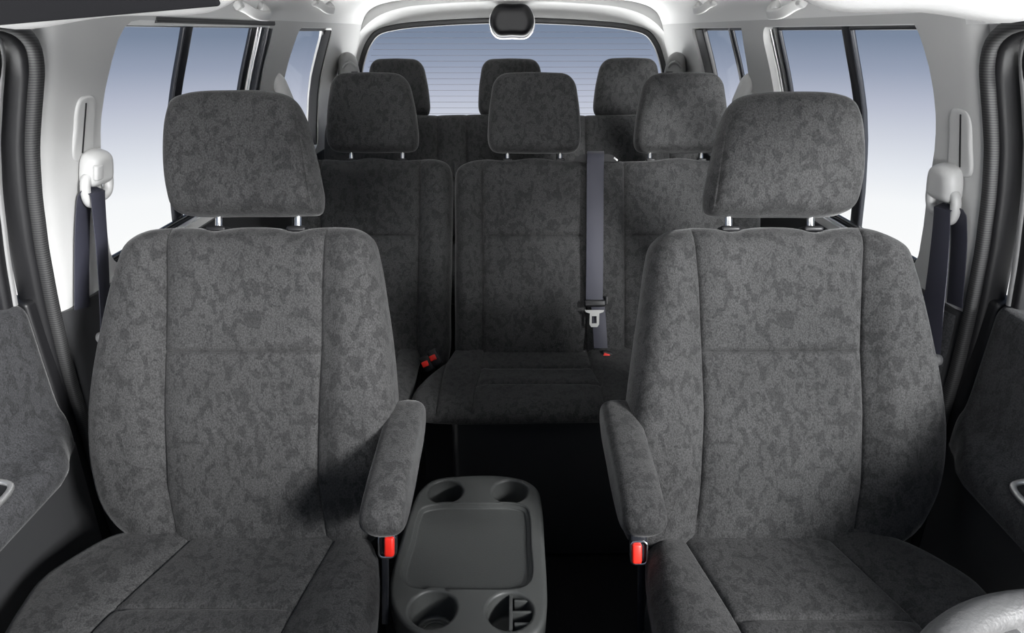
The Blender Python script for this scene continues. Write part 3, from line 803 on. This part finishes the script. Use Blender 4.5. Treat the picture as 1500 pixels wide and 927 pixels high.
# single seat on the left
t = thing('passenger_seat', (-.44, 1.75, 0), 'single grey cloth seat in the second row, behind the left front seat', 'car seat')
pts = [(432, 530), (430, 460), (430, 350), (433, 270), (438, 246), (452, 237), (480, 234), (515, 236), (545, 232), (590, 236), (620, 234), (645, 236), (658, 243), (663, 258), (663, 350), (661, 450), (659, 520), (650, 540), (546, 542), (446, 540)]
def bul2(X, Y, vx):
    b = np.zeros_like(X)
    if len(vx):
        o = np.maximum(vx[0] - X, X - vx[-1]); b += .012 * sm(o, 0, .05)
        for v in vx: b -= 0.004 * np.exp(-(np.abs(X - v) / 0.02) ** 2)
    return b + 0.008 * np.exp(-((Y - 0.05) / 0.18) ** 2)
pad('backrest', fr, c2(pts, C2), (0, 4, 12, 17), .05, .05, .042, .04, M['fabric'], t, [c2([(475, 230), (475, 540)], C2), c2([(618, 230), (616, 350), (614, 540)], C2)], [(CY - 347) * C2 / F], bul2, nv=[14, 20, 16], nh=[20, 16], g=.009, sig=.0042)
headrest2(t, 481, 615, 109, 223, C2, (515, 590))
def cush2(name, t, x0, x1, vs, y0=1.415, y1=1.83, z=.498, tf=.032, hs=(1.555,), extra=None):
    P = [(x0 + .03, y0), (x0 + .005, y0 + .03), (x0, y0 + .1), (x0, y1 - .15), (x0 + .01, y1 - .02), (x0 + .05, y1), ((x0 + x1) / 2, y1), (x1 - .05, y1), (x1 - .01, y1 - .02), (x1, y1 - .15), (x1, y0 + .1), (x1 - .005, y0 + .03), (x1 - .03, y0), (.5 * (x0 + x1), y0 - .004)]
    if extra: P = extra
    f2 = basis((0, 0, z), (1, 0, 0), (0, 1, 0), (0, 0, 1))
    def hm(X, Y, vx):
        m = np.zeros_like(X)
        for i in range(0, len(vx) - 1, 1):
            if i in PAN[name]: m = np.maximum(m, ((X > vx[i]) & (X < vx[i + 1])).astype(float))
        return m
    def cb(X, Y, vx):
        b = -.004 * sum(np.exp(-((X - v) / .02) ** 2) for v in vx)
        b = b + .010 * sm(Y, 1.72, 1.80)
        return b
    return pad('seat_cushion', f2, P, (0, 4, 8, 12), tf, .015, .055, .02, M['fabric'], t, [[(x, 0), (x + d, 3)] if not isinstance(x, list) else x for x, d in vs], hs, cb, nv=14, nh=[14, 18, 12][:len(hs) + 1], hmask=hm)
PAN = {'single': [0], 'double': [1, 3]}
cush2('single', t, -.72, -.272, [(-.60, 0), (-.34, 0)])
b = MB(); b.add(*rbox(basis((-.50, 1.66, .24), (1, 0, 0), (0, 1, 0), (0, 0, 1)), .42, .36, .48, .02)); b.build('seat_base', M['dark'], t)
# buckles between the cushions
for (bx, by) in ((623, 533), (634, 524)):
    fb = basis(atC(bx, by, 1.88), RT, UP * .8 - FWD * .3, -FWD)
    k = MB(); k.add(*rbox(basis(tow(fb, .004, .0, -.012), RT + UP * .5, UP - RT * .5, -FWD), .030, .050, .022, .006)); k = k.build('buckle', M['black'], t)
    rb_ = MB(); rb_.add(*rbox(basis(tow(fb, 0, 0, .002), RT + UP * .45, UP - RT * .45, -FWD), .019, .016, .008, .002)); rb_.build('release_button', M['red'], k)
hk = MB(); hk.add(*rbox(basis(atC(664.6, 250, C2 - .02), RT, UP, -FWD), .004, .05, .03, .002)); hk.build('latch', M['black'], t)

# double bench
t = thing('rear_bench', (.30, 1.75, 0), 'grey cloth double bench in the second row with a black belt down its back', 'car seat')
pts = [(672, 535), (667, 460), (667, 350), (667, 268), (670, 250), (684, 240), (710, 234), (744, 236), (783, 232), (822, 236), (860, 237), (905, 237), (950, 236), (990, 232), (1030, 236), (1075, 235), (1100, 242), (1108, 260), (1110, 350), (1110, 460), (1106, 530), (1090, 542), (890, 543), (690, 542)]
V5 = [c2(v, C2) for v in ([(707, 230), (708, 400), (709, 540)], [(857, 230), (857, 540)], [(911, 230), (911, 540)], [(1066, 230), (1066, 540)])]
def hmb(X, Y, vx): return (((X > vx[0]) & (X < vx[1])) | ((X > vx[2]) & (X < vx[3]))).astype(float)
def bulb(X, Y, vx):
    b = .012 * sm(np.maximum(vx[0] - X, X - vx[-1]), 0, .05) + .010 * np.exp(-((X - (vx[1] + vx[2]) / 2) / .05) ** 4)
    for v in vx: b -= 0.004 * np.exp(-(np.abs(X - v) / 0.02) ** 2)
    return b + 0.008 * np.exp(-((Y - 0.05) / 0.18) ** 2)
pad('backrest', fr, c2(pts, C2), (0, 4, 17, 20), .05, .05, .042, .04, M['fabric'], t, V5, [(CY - 347) * C2 / F], bulb, nv=[14, 18, 14, 18, 14], nh=[20, 16], hmask=hmb, g=.009, sig=.0042)
headrest2(t, 715, 850, 109, 224, C2, (743.5, 820.5))
headrest2(t, 927, 1063, 109, 224, C2, (952, 1027))
x0, x1 = -.262, .735
ex = [(-.232, 1.415), (-.258, 1.445), (-.266, 1.52), (-.247, 1.587), (-.193, 1.71), (-.168, 1.80), (-.14, 1.83), (.25, 1.83), (.68, 1.83), (.715, 1.81), (.72, 1.68), (.72, 1.52), (.715, 1.445), (.69, 1.415), (.23, 1.411)]
def czz(l): return [(atZ(x, y, .525).x, atZ(x, y, .525).y) for x, y in l]
def sv(l):
    q = czz(l); return [(q[0][0], 2.2)] + q + [(q[-1][0], 1.0)]
vs2 = [(sv([(650, 540), (641, 585)]), 0), (sv([(708, 520), (703, 545), (694, 575)]), 0), (sv([(866, 535), (880, 562), (886, 590)]), 0), ([(.37, 1.0), (.37, 2.2)], 0), ([(.63, 1.0), (.63, 2.2)], 0)]
f2 = basis((0, 0, .498), (1, 0, 0), (0, 1, 0), (0, 0, 1))
hY = [czz([(780, 563)])[0][1], czz([(780, 536)])[0][1]]
def hm2(X, Y, vx): return (((X > vx[1]) & (X < vx[2])) | ((X > vx[3]) & (X < vx[4]))).astype(float)
def cb2(X, Y, vx):
    b = -.004 * sum(np.exp(-((X - v) / .02) ** 2) for v in vx)
    ins = sm(X, vx[1] - .01, vx[1] + .03) * (1 - sm(X, vx[2] - .03, vx[2] + .01))
    return b - .010 * ins * sm(Y, hY[0] + .0, hY[1]) 
pad('seat_cushion', f2, ex, (0, 5, 9, 13), .034, .015, .055, .02, M['fabric'], t, [v[0] for v in vs2], hY, cb2, nv=12, nh=[16, 10, 12], hmask=hm2, g=.009, sig=.0042)
b = MB(); b.add(*rbox(basis((.27, 1.64, .24), (1, 0, 0), (0, 1, 0), (0, 0, 1)), .86, .36, .48, .02)); b.build('seat_base', M['dark'], t)
fb = basis(atC(888, 521, 1.915), RT, UP, -FWD)
k = MB(); k.add(*rbox(basis(tow(fb, .004, -.004, -.012), RT - UP * .3, UP + RT * .3, -FWD), .034, .034, .022, .006)); k = k.build('buckle', M['black'], t)
rb_ = MB(); rb_.add(*rbox(basis(tow(fb, 0, 0, .002), RT - UP * .35, UP + RT * .35, -FWD), .018, .014, .008, .002)); rb_.build('release_button', M['red'], k)
# belt outlet on the shoulder of the bench
go = MB()
gpts = [(838, 236), (846, 229), (858, 225), (890, 225), (899, 228), (907, 237)]
A_ = [atC(x, y, C2 - .05) for x, y in gpts]; B_ = [atC(x, y, C2 + .05) for x, y in gpts]; n_ = len(gpts)
go.add(A_ + B_, [tuple(range(n_)), tuple(range(n_, 2 * n_))] + [(k, (k + 1) % n_, n_ + (k + 1) % n_, n_ + k) for k in range(n_)])
go = go.build('belt_outlet', M['black'], t)
bt_ = MB(); bt_.add(*rbox(basis(atC(902, 233, C2 - .052), RT - UP * .8, UP + RT * .8, -FWD), .014, .005, .004, .001)); bt_.build('outlet_clip', M['silver'], go)
# belt hanging down the bench back
t = thing('seat_belt', atC(872, 440, 1.93), 'dark webbing belt with metal tongue hanging down the second row bench', 'seat belt', 'seat belts')
def ribbon(path, width, side, th=.0016): return sweep(path, rprof(width, th, th * .45, 2), side)
pth = [atC(872.5, 222, C2 + .03), atC(872.5, 222, C2), atC(872.5, 222.3, C2 - .045), atC(872.5, 224.3, C2 - .058), atC(872.5, 229, C2 - .067), atC(872, 245, C2 - .072), atC(871.5, 340, C2 - .078), atC(871, 400, C2 - .078), atC(870.5, 443, C2 - .076)]
pth = [tuple(q) for q in crom(pth, 4, closed=False)]
mb = MB(); mb.add(*ribbon(pth, .050, RT)); mb.build('webbing', M['belt'], t)
mb = MB(); mb.add(*ribbon([atC(875, 436, C2 - .072), atC(877, 460, C2 - .072), atC(879, 490, C2 - .080), atC(880, 510, C2 - .088)], .040, RT)); mb.build('lap_webbing', M['belt'], t)
mb = MB(); mb.add(*rbox(basis(atC(871.5, 444, C2 - .080), RT, UP, -FWD), .062, .020, .014, .005)); mb.add(*rbox(basis(atC(888.5, 440, C2 - .080), RT, UP, -FWD), .008, .026, .010, .002)); mb.build('tongue_housing', M['black'], t)
tp = rprof(.040, .012, .003, 3); 
mb = MB(); 
outl = [(857, 454), (885, 454), (884, 457), (878, 459), (877.5, 475), (875, 479), (866, 479), (863.5, 475), (864, 459), (858, 457)]
inn = [(867, 463), (874, 463), (874, 473.5), (867, 473.5)]
tri = tessellate_polygon([[Vector((x, -y, 0)) for x, y in outl], [Vector((x, -y, 0)) for x, y in inn]])
al_ = outl + inn; na = len(al_)
VV = [atC(x, y, C2 - .084) for x, y in al_] + [atC(x, y, C2 - .080) for x, y in al_]
FF = [tuple(q) for q in tri] + [tuple(i + na for i in q) for q in tri] + [(k, (k + 1) % 10, na + (k + 1) % 10, na + k) for k in range(10)] + [(10 + k, 10 + (k + 1) % 4, na + 10 + (k + 1) % 4, na + 10 + k) for k in range(4)]
mb.add(VV, FF); mb.build('tongue', plain('tongue_steel', (.32, .32, .31, 1), .45, metal=.2), t)

# ================================================================== THIRD ROW
C3 = 2.88
t = thing('rear_bench', (0, 2.75, 0), 'full width grey cloth bench in the last row below the rear window', 'car seat')
fr3 = cframe(C3)
pts = [(478, 345), (477, 260), (478, 190), (484, 176), (500, 170), (560, 169), (640, 170), (684, 169), (749, 168.5), (814, 169), (856, 170), (940, 169), (1000, 170), (1016, 176), (1021, 190), (1022, 260), (1020, 345), (749, 350)]
V3 = [c2([(x, 160), (x, 350)], C3) for x in (520, 642, 684, 814, 856, 978)]
def hm3(X, Y, vx): return np.zeros_like(X)
def b3(X, Y, vx):
    b = np.zeros_like(X)
    for v in vx: b -= 0.005 * np.exp(-(np.abs(X - v) / 0.02) ** 2)
    return b
pad('backrest', fr3, c2(pts, C3), (0, 3, 13, 16), .05, .05, .036, .04, M['fabric'], t, V3, (), b3, nv=12, nh=26, hmask=hm3, g=.012, sig=.006)
headrest2(t, 539, 631, 88, 171, C3, (565, 607), py_post=(150, 182))
headrest2(t, 701, 796, 88, 171, C3, (727, 770), py_post=(150, 182))
headrest2(t, 868, 966, 87, 171, C3, (892, 940), py_post=(150, 182))
f2 = basis((0, 0, .50), (1, 0, 0), (0, 1, 0), (0, 0, 1))
x0, x1, y0, y1 = -.74, .74, 2.36, 2.80
pad('seat_cushion', f2, [(x0 + .03, y0), (x0, y0 + .05), (x0, y1 - .05), (x0 + .03, y1), (x1 - .03, y1), (x1, y1 - .05), (x1, y0 + .05), (x1 - .03, y0)], (0, 3, 4, 7), .045, .07, .06, .03, M['fabric'], t, (), (), None, nv=24, nh=16)
b = MB(); b.add(*rbox(basis((0, 2.62, .22), (1, 0, 0), (0, 1, 0), (0, 0, 1)), 1.2, .36, .44, .02)); b.build('seat_base', M['dark'], t)

# ================================================================== CONSOLE
ZC = 0.50
def zp(l, z=ZC): return [(atZ(x, y, z).x, atZ(x, y, z).y) for x, y in l]
out = zp([(640, 936), (612, 926), (588, 908), (574, 885), (570, 862), (577, 822), (591, 775), (605, 735), (615, 716), (635, 701), (680, 695), (735, 695), (770, 702), (788, 715), (794, 740), (798, 800), (801, 850), (801, 890), (795, 914), (780, 930), (740, 939), (690, 940)])
out = crom(out, 5)
def inset(lp, d):
    P = np.array(lp); T = np.roll(P, -1, 0) - np.roll(P, 1, 0); T /= np.linalg.norm(T, axis=1)[:, None]
    Nn = np.stack([T[:, 1], -T[:, 0]], 1)
    ar = 0.5 * np.sum(P[:, 0] * np.roll(P[:, 1], -1) - np.roll(P[:, 0], -1) * P[:, 1])
    if ar > 0: Nn = -Nn
    return P + Nn * d
def circ(px, py, r, n=40):
    c = zp([(px, py)])[0]; return np.array([(c[0] + r * math.cos(2 * PI * k / n), c[1] + r * math.sin(2 * PI * k / n)) for k in range(n)])
cups = [circ(652, 719, .037), circ(747, 719, .037), circ(634, 891, .0395), circ(746.5, 894, .039)]
tray = crom(zp([(594, 851), (590, 838), (603, 790), (611, 757), (618, 744), (640, 738), (700, 737), (755, 738), (771, 744), (775, 757), (777, 800), (779, 838), (775, 851), (762, 859), (685, 861), (607, 859)]), 5)
t = thing('centre_console', (-.075, .95, 0), 'dark grey console with four round holders and a flat tray between the front seats', 'console')
R = .009
top = inset(out, R)
loops = [top] + [inset(c, -.006) for c in cups] + [inset(tray, -.004)]
tri = tessellate_polygon([[Vector((p[0], p[1], 0)) for p in l] for l in loops])
flat = [p for l in loops for p in l]
mb = MB(); mb.add([(p[0], p[1], ZC) for p in flat], [tuple(q) for q in tri])
rings = [[(p[0], p[1], ZC - R + R * math.cos(a)) for p in inset(out, R - R * math.sin(a))] for a in np.linspace(0, PI / 2, 6)]
rings += [[(p[0], p[1], ZC - .05) for p in inset(out, .001)], [(p[0], p[1], .25) for p in inset(out, .02)], [(p[0], p[1], .0) for p in inset(out, .03)]]
def ringfaces(rings, cap=None):
    V = [p for r in rings for p in r]; m = len(rings[0]); Fc = []
    for i in range(len(rings) - 1):
        for k in range(m): Fc.append((i * m + k, i * m + (k + 1) % m, (i + 1) * m + (k + 1) % m, (i + 1) * m + k))
    if cap: Fc.append(tuple((len(rings) - 1) * m + k for k in range(m)))
    return V, Fc
mb.add(*ringfaces(rings, True))
mb.build('console_body', M['console'], t, sharp=50)
def well(lp, lip, depth, taper, floor_r=.006):
    rr = [[(p[0], p[1], ZC - lip + lip * math.cos(a)) for p in inset(lp, -lip + lip * math.sin(a))] for a in np.linspace(0, PI / 2, 6)]
    rr += [[(p[0], p[1], ZC - depth + floor_r) for p in inset(lp, taper)]]
    rr += [[(p[0], p[1], ZC - depth + floor_r * (1 - math.sin(a))) for p in inset(lp, taper + floor_r * (1 - math.cos(a)))] for a in np.linspace(.3, PI / 2, 4)]
    return ringfaces(rr, True)
for c in cups[:3]:
    q = MB(); q.add(*well(c, .006, .060, .004))
    cc = c.mean(0)
    q.add(*sweep([(cc[0] + .024 * math.cos(a), cc[1] + .024 * math.sin(a), ZC - .0595) for a in np.linspace(0, 2 * PI, 40, endpoint=False)], rprof(.004, .004, .0015, 2), (0, 0, 1), closed=True))
    q.build('cup_holder', M['console'], t, sharp=50)
q = MB(); q.add(*well(tray, .004, .010, .006, .003)); q.build('tray', plain('tray_liner', (.029, .031, .030, 1), .6, grain=.35, gscale=420), t, sharp=50)
c = cups[3]; q = MB(); q.add(*well(c, .006, .055, .003)); q = q.build('coin_holder', M['console'], t, sharp=50)
cc = c.mean(0); q2 = MB()
q2.add(*rbox(basis((cc[0] + .002, cc[1], ZC - .028), (1, 0, 0), (0, 1, 0), (0, 0, 1)), .006, .078, .046, .001))
for dy in (-.022, 0.002, .026):
    q2.add(*rbox(basis((cc[0] + .021, cc[1] + dy, ZC - .028), (1, 0, 0), (0, 1, 0), (0, 0, 1)), (.034 if abs(dy) < .02 else .026), .005, .046, .001))
q2.build('coin_slots', M['console'], q)

# ================================================================== SHOULDER BELTS ON THE B PILLARS
def shoulder_belt(s):
    nm = 'left' if s < 0 else 'right'
    # points read on the pillar
    if s < 0: q = dict(top=(128, 226), mid=(129, 244), loop=(130, 276), slot=(122, 186), w0=(143, 282), w1=[(146, 320), (150, 370), (153, 430), (154, 475), (152, 510)], b0=(124, 285), b1=[(121, 330), (120, 390), (120, 452)], knob=(149, 494))
    else: q = dict(top=(1396, 250), mid=(1397, 266), loop=(1394, 300), slot=(1408, 205), w0=(1380, 306), w1=[(1378, 345), (1373, 400), (1366, 460), (1362, 500), (1358, 540)], b0=(1404, 312), b1=[(1405, 350), (1402, 400), (1398, 447)], knob=(1372, 527))
    lab = 'shoulder belt and white height adjuster with a square button on the left pillar' if s < 0 else 'shoulder belt and white height adjuster without a button on the right pillar'
    p0 = wl(*q['mid'])
    t = thing('seat_belt', p0, lab, 'seat belt', 'seat belts')
    def wf(p):
        z = p.z; tz = Vector((s * (fx(z + .01) - fx(z - .01)), 0, .02)).normalized(); ty = Vector((0, 1, 0)); n = tz.cross(ty) if s < 0 else ty.cross(tz)
        if n.x * s > 0: n = -n
        return basis(p, ty, tz, n)
    # slotted plate on the pillar
    f = wf(wl(*q['slot'])); pl_ = pad('slot_plate', f, [(-.030, -.06), (-.031, 0), (-.029, .044), (-.018, .057), (.018, .057), (.029, .044), (.031, 0), (.030, -.06)], (0, 3, 4, 7), .005, .004, .006, .004, M['white'], t, nv=16, nh=16)
    mb = MB(); mb.add(*rbox(basis(tow(f, -.006, .0, .0050), f[1], f[2], f[3]), .004, .095, .002, .0005)); mb.build('slot', M['black'], pl_)
    # adjuster cover
    f = wf(p0 + Vector((-s * .012, 0, 0)))
    P = [(-.034, -.030), (-.038, .0), (-.030, .026), (-.012, .034), (.016, .033), (.034, .024), (.040, -.004), (.036, -.030), (0, -.036)]
    pad('adjuster_cover', f, P, (0, 2, 5, 7), .022, .010, .018, .008, M['handle'], t, (), (), None, nv=20, nh=16)
    if s < 0:
        f3 = basis(tow(f, -.022, -.002, .0195), f[1], f[2], f[3]); mb = MB(); mb.add(*rbox(f3, .024, .030, .010, .004)); mb.build('adjuster_button', M['handle'], t)
    # D-ring loop
    f = wf(wl(*q['loop']) + Vector((-s * .018, 0, 0)))
    lp = [tow(f, x, y, 0) for x, y in crom([(-.034, .026), (-.040, .0), (-.030, -.022), (0, -.020), (.030, -.012), (.038, .008), (.034, .026), (0, .030)], 5)]
    mb = MB(); mb.add(*sweep(lp, rprof(.016, .018, .007, 3), f[3], closed=True)); mb.build('belt_ring', M['handle'], t)
    # strands
    def strand(a, rest, o0, o1, w):
        pts = [wl(*a, o0)] + [wl(x, y, o0 + (o1 - o0) * (i + 1) / len(rest)) for i, (x, y) in enumerate(rest)]
        return [tuple(v) for v in crom(pts, 4, closed=False)], w
    pa, w_ = strand(q['w0'], q['w1'], .030, .050, .046)
    n = len(pa); sd = [Vector((0, 1, 0)) * (1 - .0 * i / n) + Vector((-s * (-.25 if s < 0 else .5) * i / n, 0, 0)) for i in range(n)]
    pa = [tuple(Vector(pa[0]) + Vector((s * .014, 0, .006)))] + pa; sd = [sd[0]] + sd
    mb = MB(); mb.add(*ribbon(pa, .046, sd)); mb.build('webbing', M['belt'], t)
    pb, w_ = strand(q['b0'], q['b1'], .008, .008, .046)
    pb = [tuple(Vector(pb[0]) + Vector((-s * .01, 0, .012)))] + pb
    mb = MB(); mb.add(*ribbon(pb, .046, (0, 1, 0))); mb.build('retractor_webbing', M['belt'], t)
    # stop button on the strap
    kn = wl(*q['knob'], .045); mb = MB(); mb.add(*tube([kn + Vector((s * .006, 0, 0)), kn, kn + Vector((-s * .006, 0, 0))], [.010, .012, .009], 16)); mb.build('stop_button', M['pull'], t)
shoulder_belt(-1); shoulder_belt(1)

# C-pillar anchors
for s, (px, py), nm in ((-1, (410, 130), 'left'), (1, (1093, 131), 'right')):
    p = wl(px, py, .012)
    f = basis(p, (0, 1, 0), (s * .3, 0, 1), (-s, 0, 0))
    P = [(-.030, -.05), (-.034, 0), (-.028, .040), (0, .058), (.028, .040), (.034, 0), (.030, -.05), (0, -.055)]
    t = thing('belt_anchor', p, f'small white belt cover on the {nm} pillar between the side windows', 'belt anchor', 'belt anchors on the rear pillars')
    pad('anchor_cover', f, P, (0, 2, 4, 6), .028, .012, .024, .01, M['handle'], t, (), (), None, nv=18, nh=16)
    mb = MB(); mb.add(*ribbon([p + Vector((-s * .014, .0, -.03)), p + Vector((-s * .016, .004, -.10)), p + Vector((-s * .012, .008, -.30))], .044, (0, 1, 0))); mb.build('webbing', M['belt'], t)
# D-pillar retractor covers
for s, (px, py), nm in ((-1, (511, 100), 'left'), (1, (989, 100), 'right')):
    p = atY(px, py, 3.12); 
    p.x = s * (abs(p.x))
    f = basis(p, (1, 0, 0), (0, 0, 1), (-s * .35, -1, 0))
    P = [(-.045, -.08), (-.045, 0), (-.032, .050), (0, .068), (.032, .050), (.045, 0), (.045, -.08), (0, -.085)]
    t = thing('belt_retractor', p, f'grey domed belt cover on the {nm} rear corner pillar', 'belt retractor', 'belt covers on the rear corners')
    pad('retractor_cover', f, P, (0, 2, 4, 6), .030, .10, .025, .01, M['pull'], t, (), (), None, nv=18, nh=16)
    mb = MB(); f4 = basis(tow(f, 0, -.012, .012), f[1], f[2], f[3])
    mb.add(*tube([tow(f, -.03, .005, .028), tow(f, -.015, .022, .034), tow(f, .0, .028, .036), tow(f, .015, .022, .034), tow(f, .03, .005, .028)], .007, 10)); mb.build('hood_lip', M['pull'], t)
    mb = MB(); mb.add(*rbox(basis(tow(f, -s * .02, -.022, .030), f[1], f[2], f[3]), .03, .02, .01, .003)); mb.build('belt_slot', M['black'], t)

# ================================================================== ROOF FITTINGS
def grip(px, py, near, s, label):
    t0 = wl(px, py, .0)
    t = thing('assist_grip', t0, label, 'grab handle', 'grab handles along the roof')
    L2 = .085
    base = t0 + Vector((-s * .022, 0, 0))
    z1 = t0.z
    def P(dy, dx, dz): return base + Vector((-s * dx, dy, dz))
    mb = MB()
    pth = [P(-L2, -.035, .018), P(-L2 * .86, .0, .004), P(-L2 * .6, .016, -.010), P(0, .022, -.014), P(L2 * .6, .016, -.010), P(L2 * .86, .0, .004), P(L2, -.035, .018)]
    mb.add(*sweep([tuple(v) for v in crom(pth, 5, closed=False)], rprof(.026, .014, .006, 3), (-s * .3, 0, 1))); mb.build('grip_bar', M['handle'], t)
    for d in (-L2, L2):
        mb = MB(); mb.add(*rbox(basis(P(d, -.012, .014), (0, 1, 0), (s * .6, 0, 1), (-s, 0, .6)), .040, .030, .022, .006)); mb.build('end_cap', M['handle'], t)
grip(362, 15, 0, -1, 'white grab handle above the left sliding window')
grip(466, 9, 1, -1, 'white grab handle above the left rear quarter window')
grip(1160, 12, 0, 1, 'white grab handle above the right sliding window')
grip(1040, 9, 1, 1, 'white grab handle above the right rear quarter window')

def visor(s):
    lab = 'sun visor at the top left corner with shade painted as a dark panel facing forward' if s < 0 else 'pale sun visor at the top right corner'
    y = .52
    ends = [(-40, 44), (120, 31), (250, 20), (340, 12), (385, 7)] if s < 0 else [(1540, 34), (1400, 23), (1260, 14), (1180, 8), (1135, 5)]
    bot = [atY(px, py, y) for px, py in ends]
    o = (bot[0] + bot[-1]) / 2
    t = thing('sun_visor', o, lab, 'sun visor', 'sun visors')
    d = (bot[0] - bot[-1]); ex_ = d.normalized()
    f = basis(o, ex_, (0, -.72, .69), (0, -.69, -.72))
    f = basis(o, ex_, Vector((0, -.50, .86)), ex_.cross(Vector((0, -.50, .86))) * (1 if ex_.x < 0 else -1))
    if f[3].y > 0: f = basis(o, f[1], f[2], -f[3])
    L = d.length / 2
    H = .11
    P = [(-L, .02), (-L, .07), (-L + .03, H), (0, H + .004), (L - .03, H), (L, .07), (L, .02), (L - .03, 0), (0, 0.002), (-L + .03, 0)]
    pad('visor_board', f, P, (0, 2, 4, 6), .012, .012, .014, .012, M['visor'], t, (), (), None, nv=26, nh=14)
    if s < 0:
        mb = MB(); mb.add(*rbox(basis(tow(f, 0, .052, .011), f[1], f[2], f[3]), 2 * L - .05, .088, .006, .002)); mb.build('shade_panel', M['visor_shade'], t)  # added panel, paints the shaded face of the left visor
    # swivel rod at the inner end
    e = bot[-1]
    mb = MB(); q = tow(f, L if (tow(f, L, 0, 0) - e).length < (tow(f, -L, 0, 0) - e).length else -L, .05, 0)
    mb.add(*tube([q, q + Vector((s * -.02, 0, .004)), q + Vector((s * -.035, -.01, .03)), q + Vector((s * -.035, -.02, .07))], .006, 10)); mb.build('pivot_rod', M['pull'], t)
visor(-1); visor(1)

# stop lamp housing at the top of the rear window
p = atY(750, 29, 3.47)
t = thing('brake_lamp', p, 'black rounded brake lamp housing at the top of the rear window', 'lamp')
f = basis(p, (1, 0, 0), (0, 0, 1), (0, -1, 0))
k = 3.47 * .9166 / 958 * 1.0
P = [(-20, -21), (-29, -12), (-31, 0), (-28, 10), (-20, 19), (0, 20), (20, 19), (28, 10), (31, 0), (29, -12), (20, -21), (0, -21.5)]
P = [(a * k * 1.04, b * k * 1.04) for a, b in P]
pad('lamp_housing', f, P, (0, 3, 7, 10), .035, .045, .035, .02, M['lens'], t, (), (), None, nv=26, nh=18)
lp = [tow(f, a * 1.0, b * 1.0 - .006, -.016) for a, b in crom(P, 5)]
mb = MB(); mb.add(*sweep(lp, rprof(.010, .010, .004, 3), (0, -1, 0), closed=True)); mb.build('clear_rim', M['silver'], t)

# ================================================================== STEERING WHEEL
ctr = Vector((.45, .212, .983)); tilt = math.radians(8)
f = basis(ctr, (1, 0, 0), (0, -math.cos(tilt), math.sin(tilt)), (0, math.sin(tilt), math.cos(tilt)))
t = thing('steering_wheel', ctr, 'grey grained steering wheel rim poking into the bottom right corner', 'steering wheel')
mb = MB(); RW = .19
mb.add(*sweep([tow(f, RW * math.cos(a), RW * math.sin(a), 0) for a in np.linspace(0, 2 * PI, 72, endpoint=False)], [(.021 * math.cos(q), .017 * math.sin(q)) for q in np.linspace(0, 2 * PI, 16, endpoint=False)], f[3], closed=True)); mb.build('rim', M['leather'], t)
pad('hub', basis(tow(f, 0, 0, -.03), f[1], f[2], f[3]), [(-.07, -.06), (-.085, 0), (-.07, .045), (0, .055), (.07, .045), (.085, 0), (.07, -.06), (0, -.075)], (0, 2, 4, 6), .03, .03, .03, .03, M['leather'], t, (), (), None, nv=16, nh=14)
for a in (200, 250, 290, 340):
    q = math.radians(a); mb = MB()
    mb.add(*sweep([tow(f, r * math.cos(q), r * math.sin(q), -.03 + .03 * ((r - .06) / .12)) for r in np.linspace(.06, RW, 6)], rprof(.030, .012, .005, 3), (f[1] * -math.sin(q) + f[2] * math.cos(q)))); mb.build('spoke', M['leather'], t)
mb = MB(); mb.add(*tube([tow(f, 0, 0, -.045), tow(f, 0, 0, -.12), tow(f, .0, .10, -.40)], [.045, .05, .055], 18)); mb.build('column', M['dark'], t)
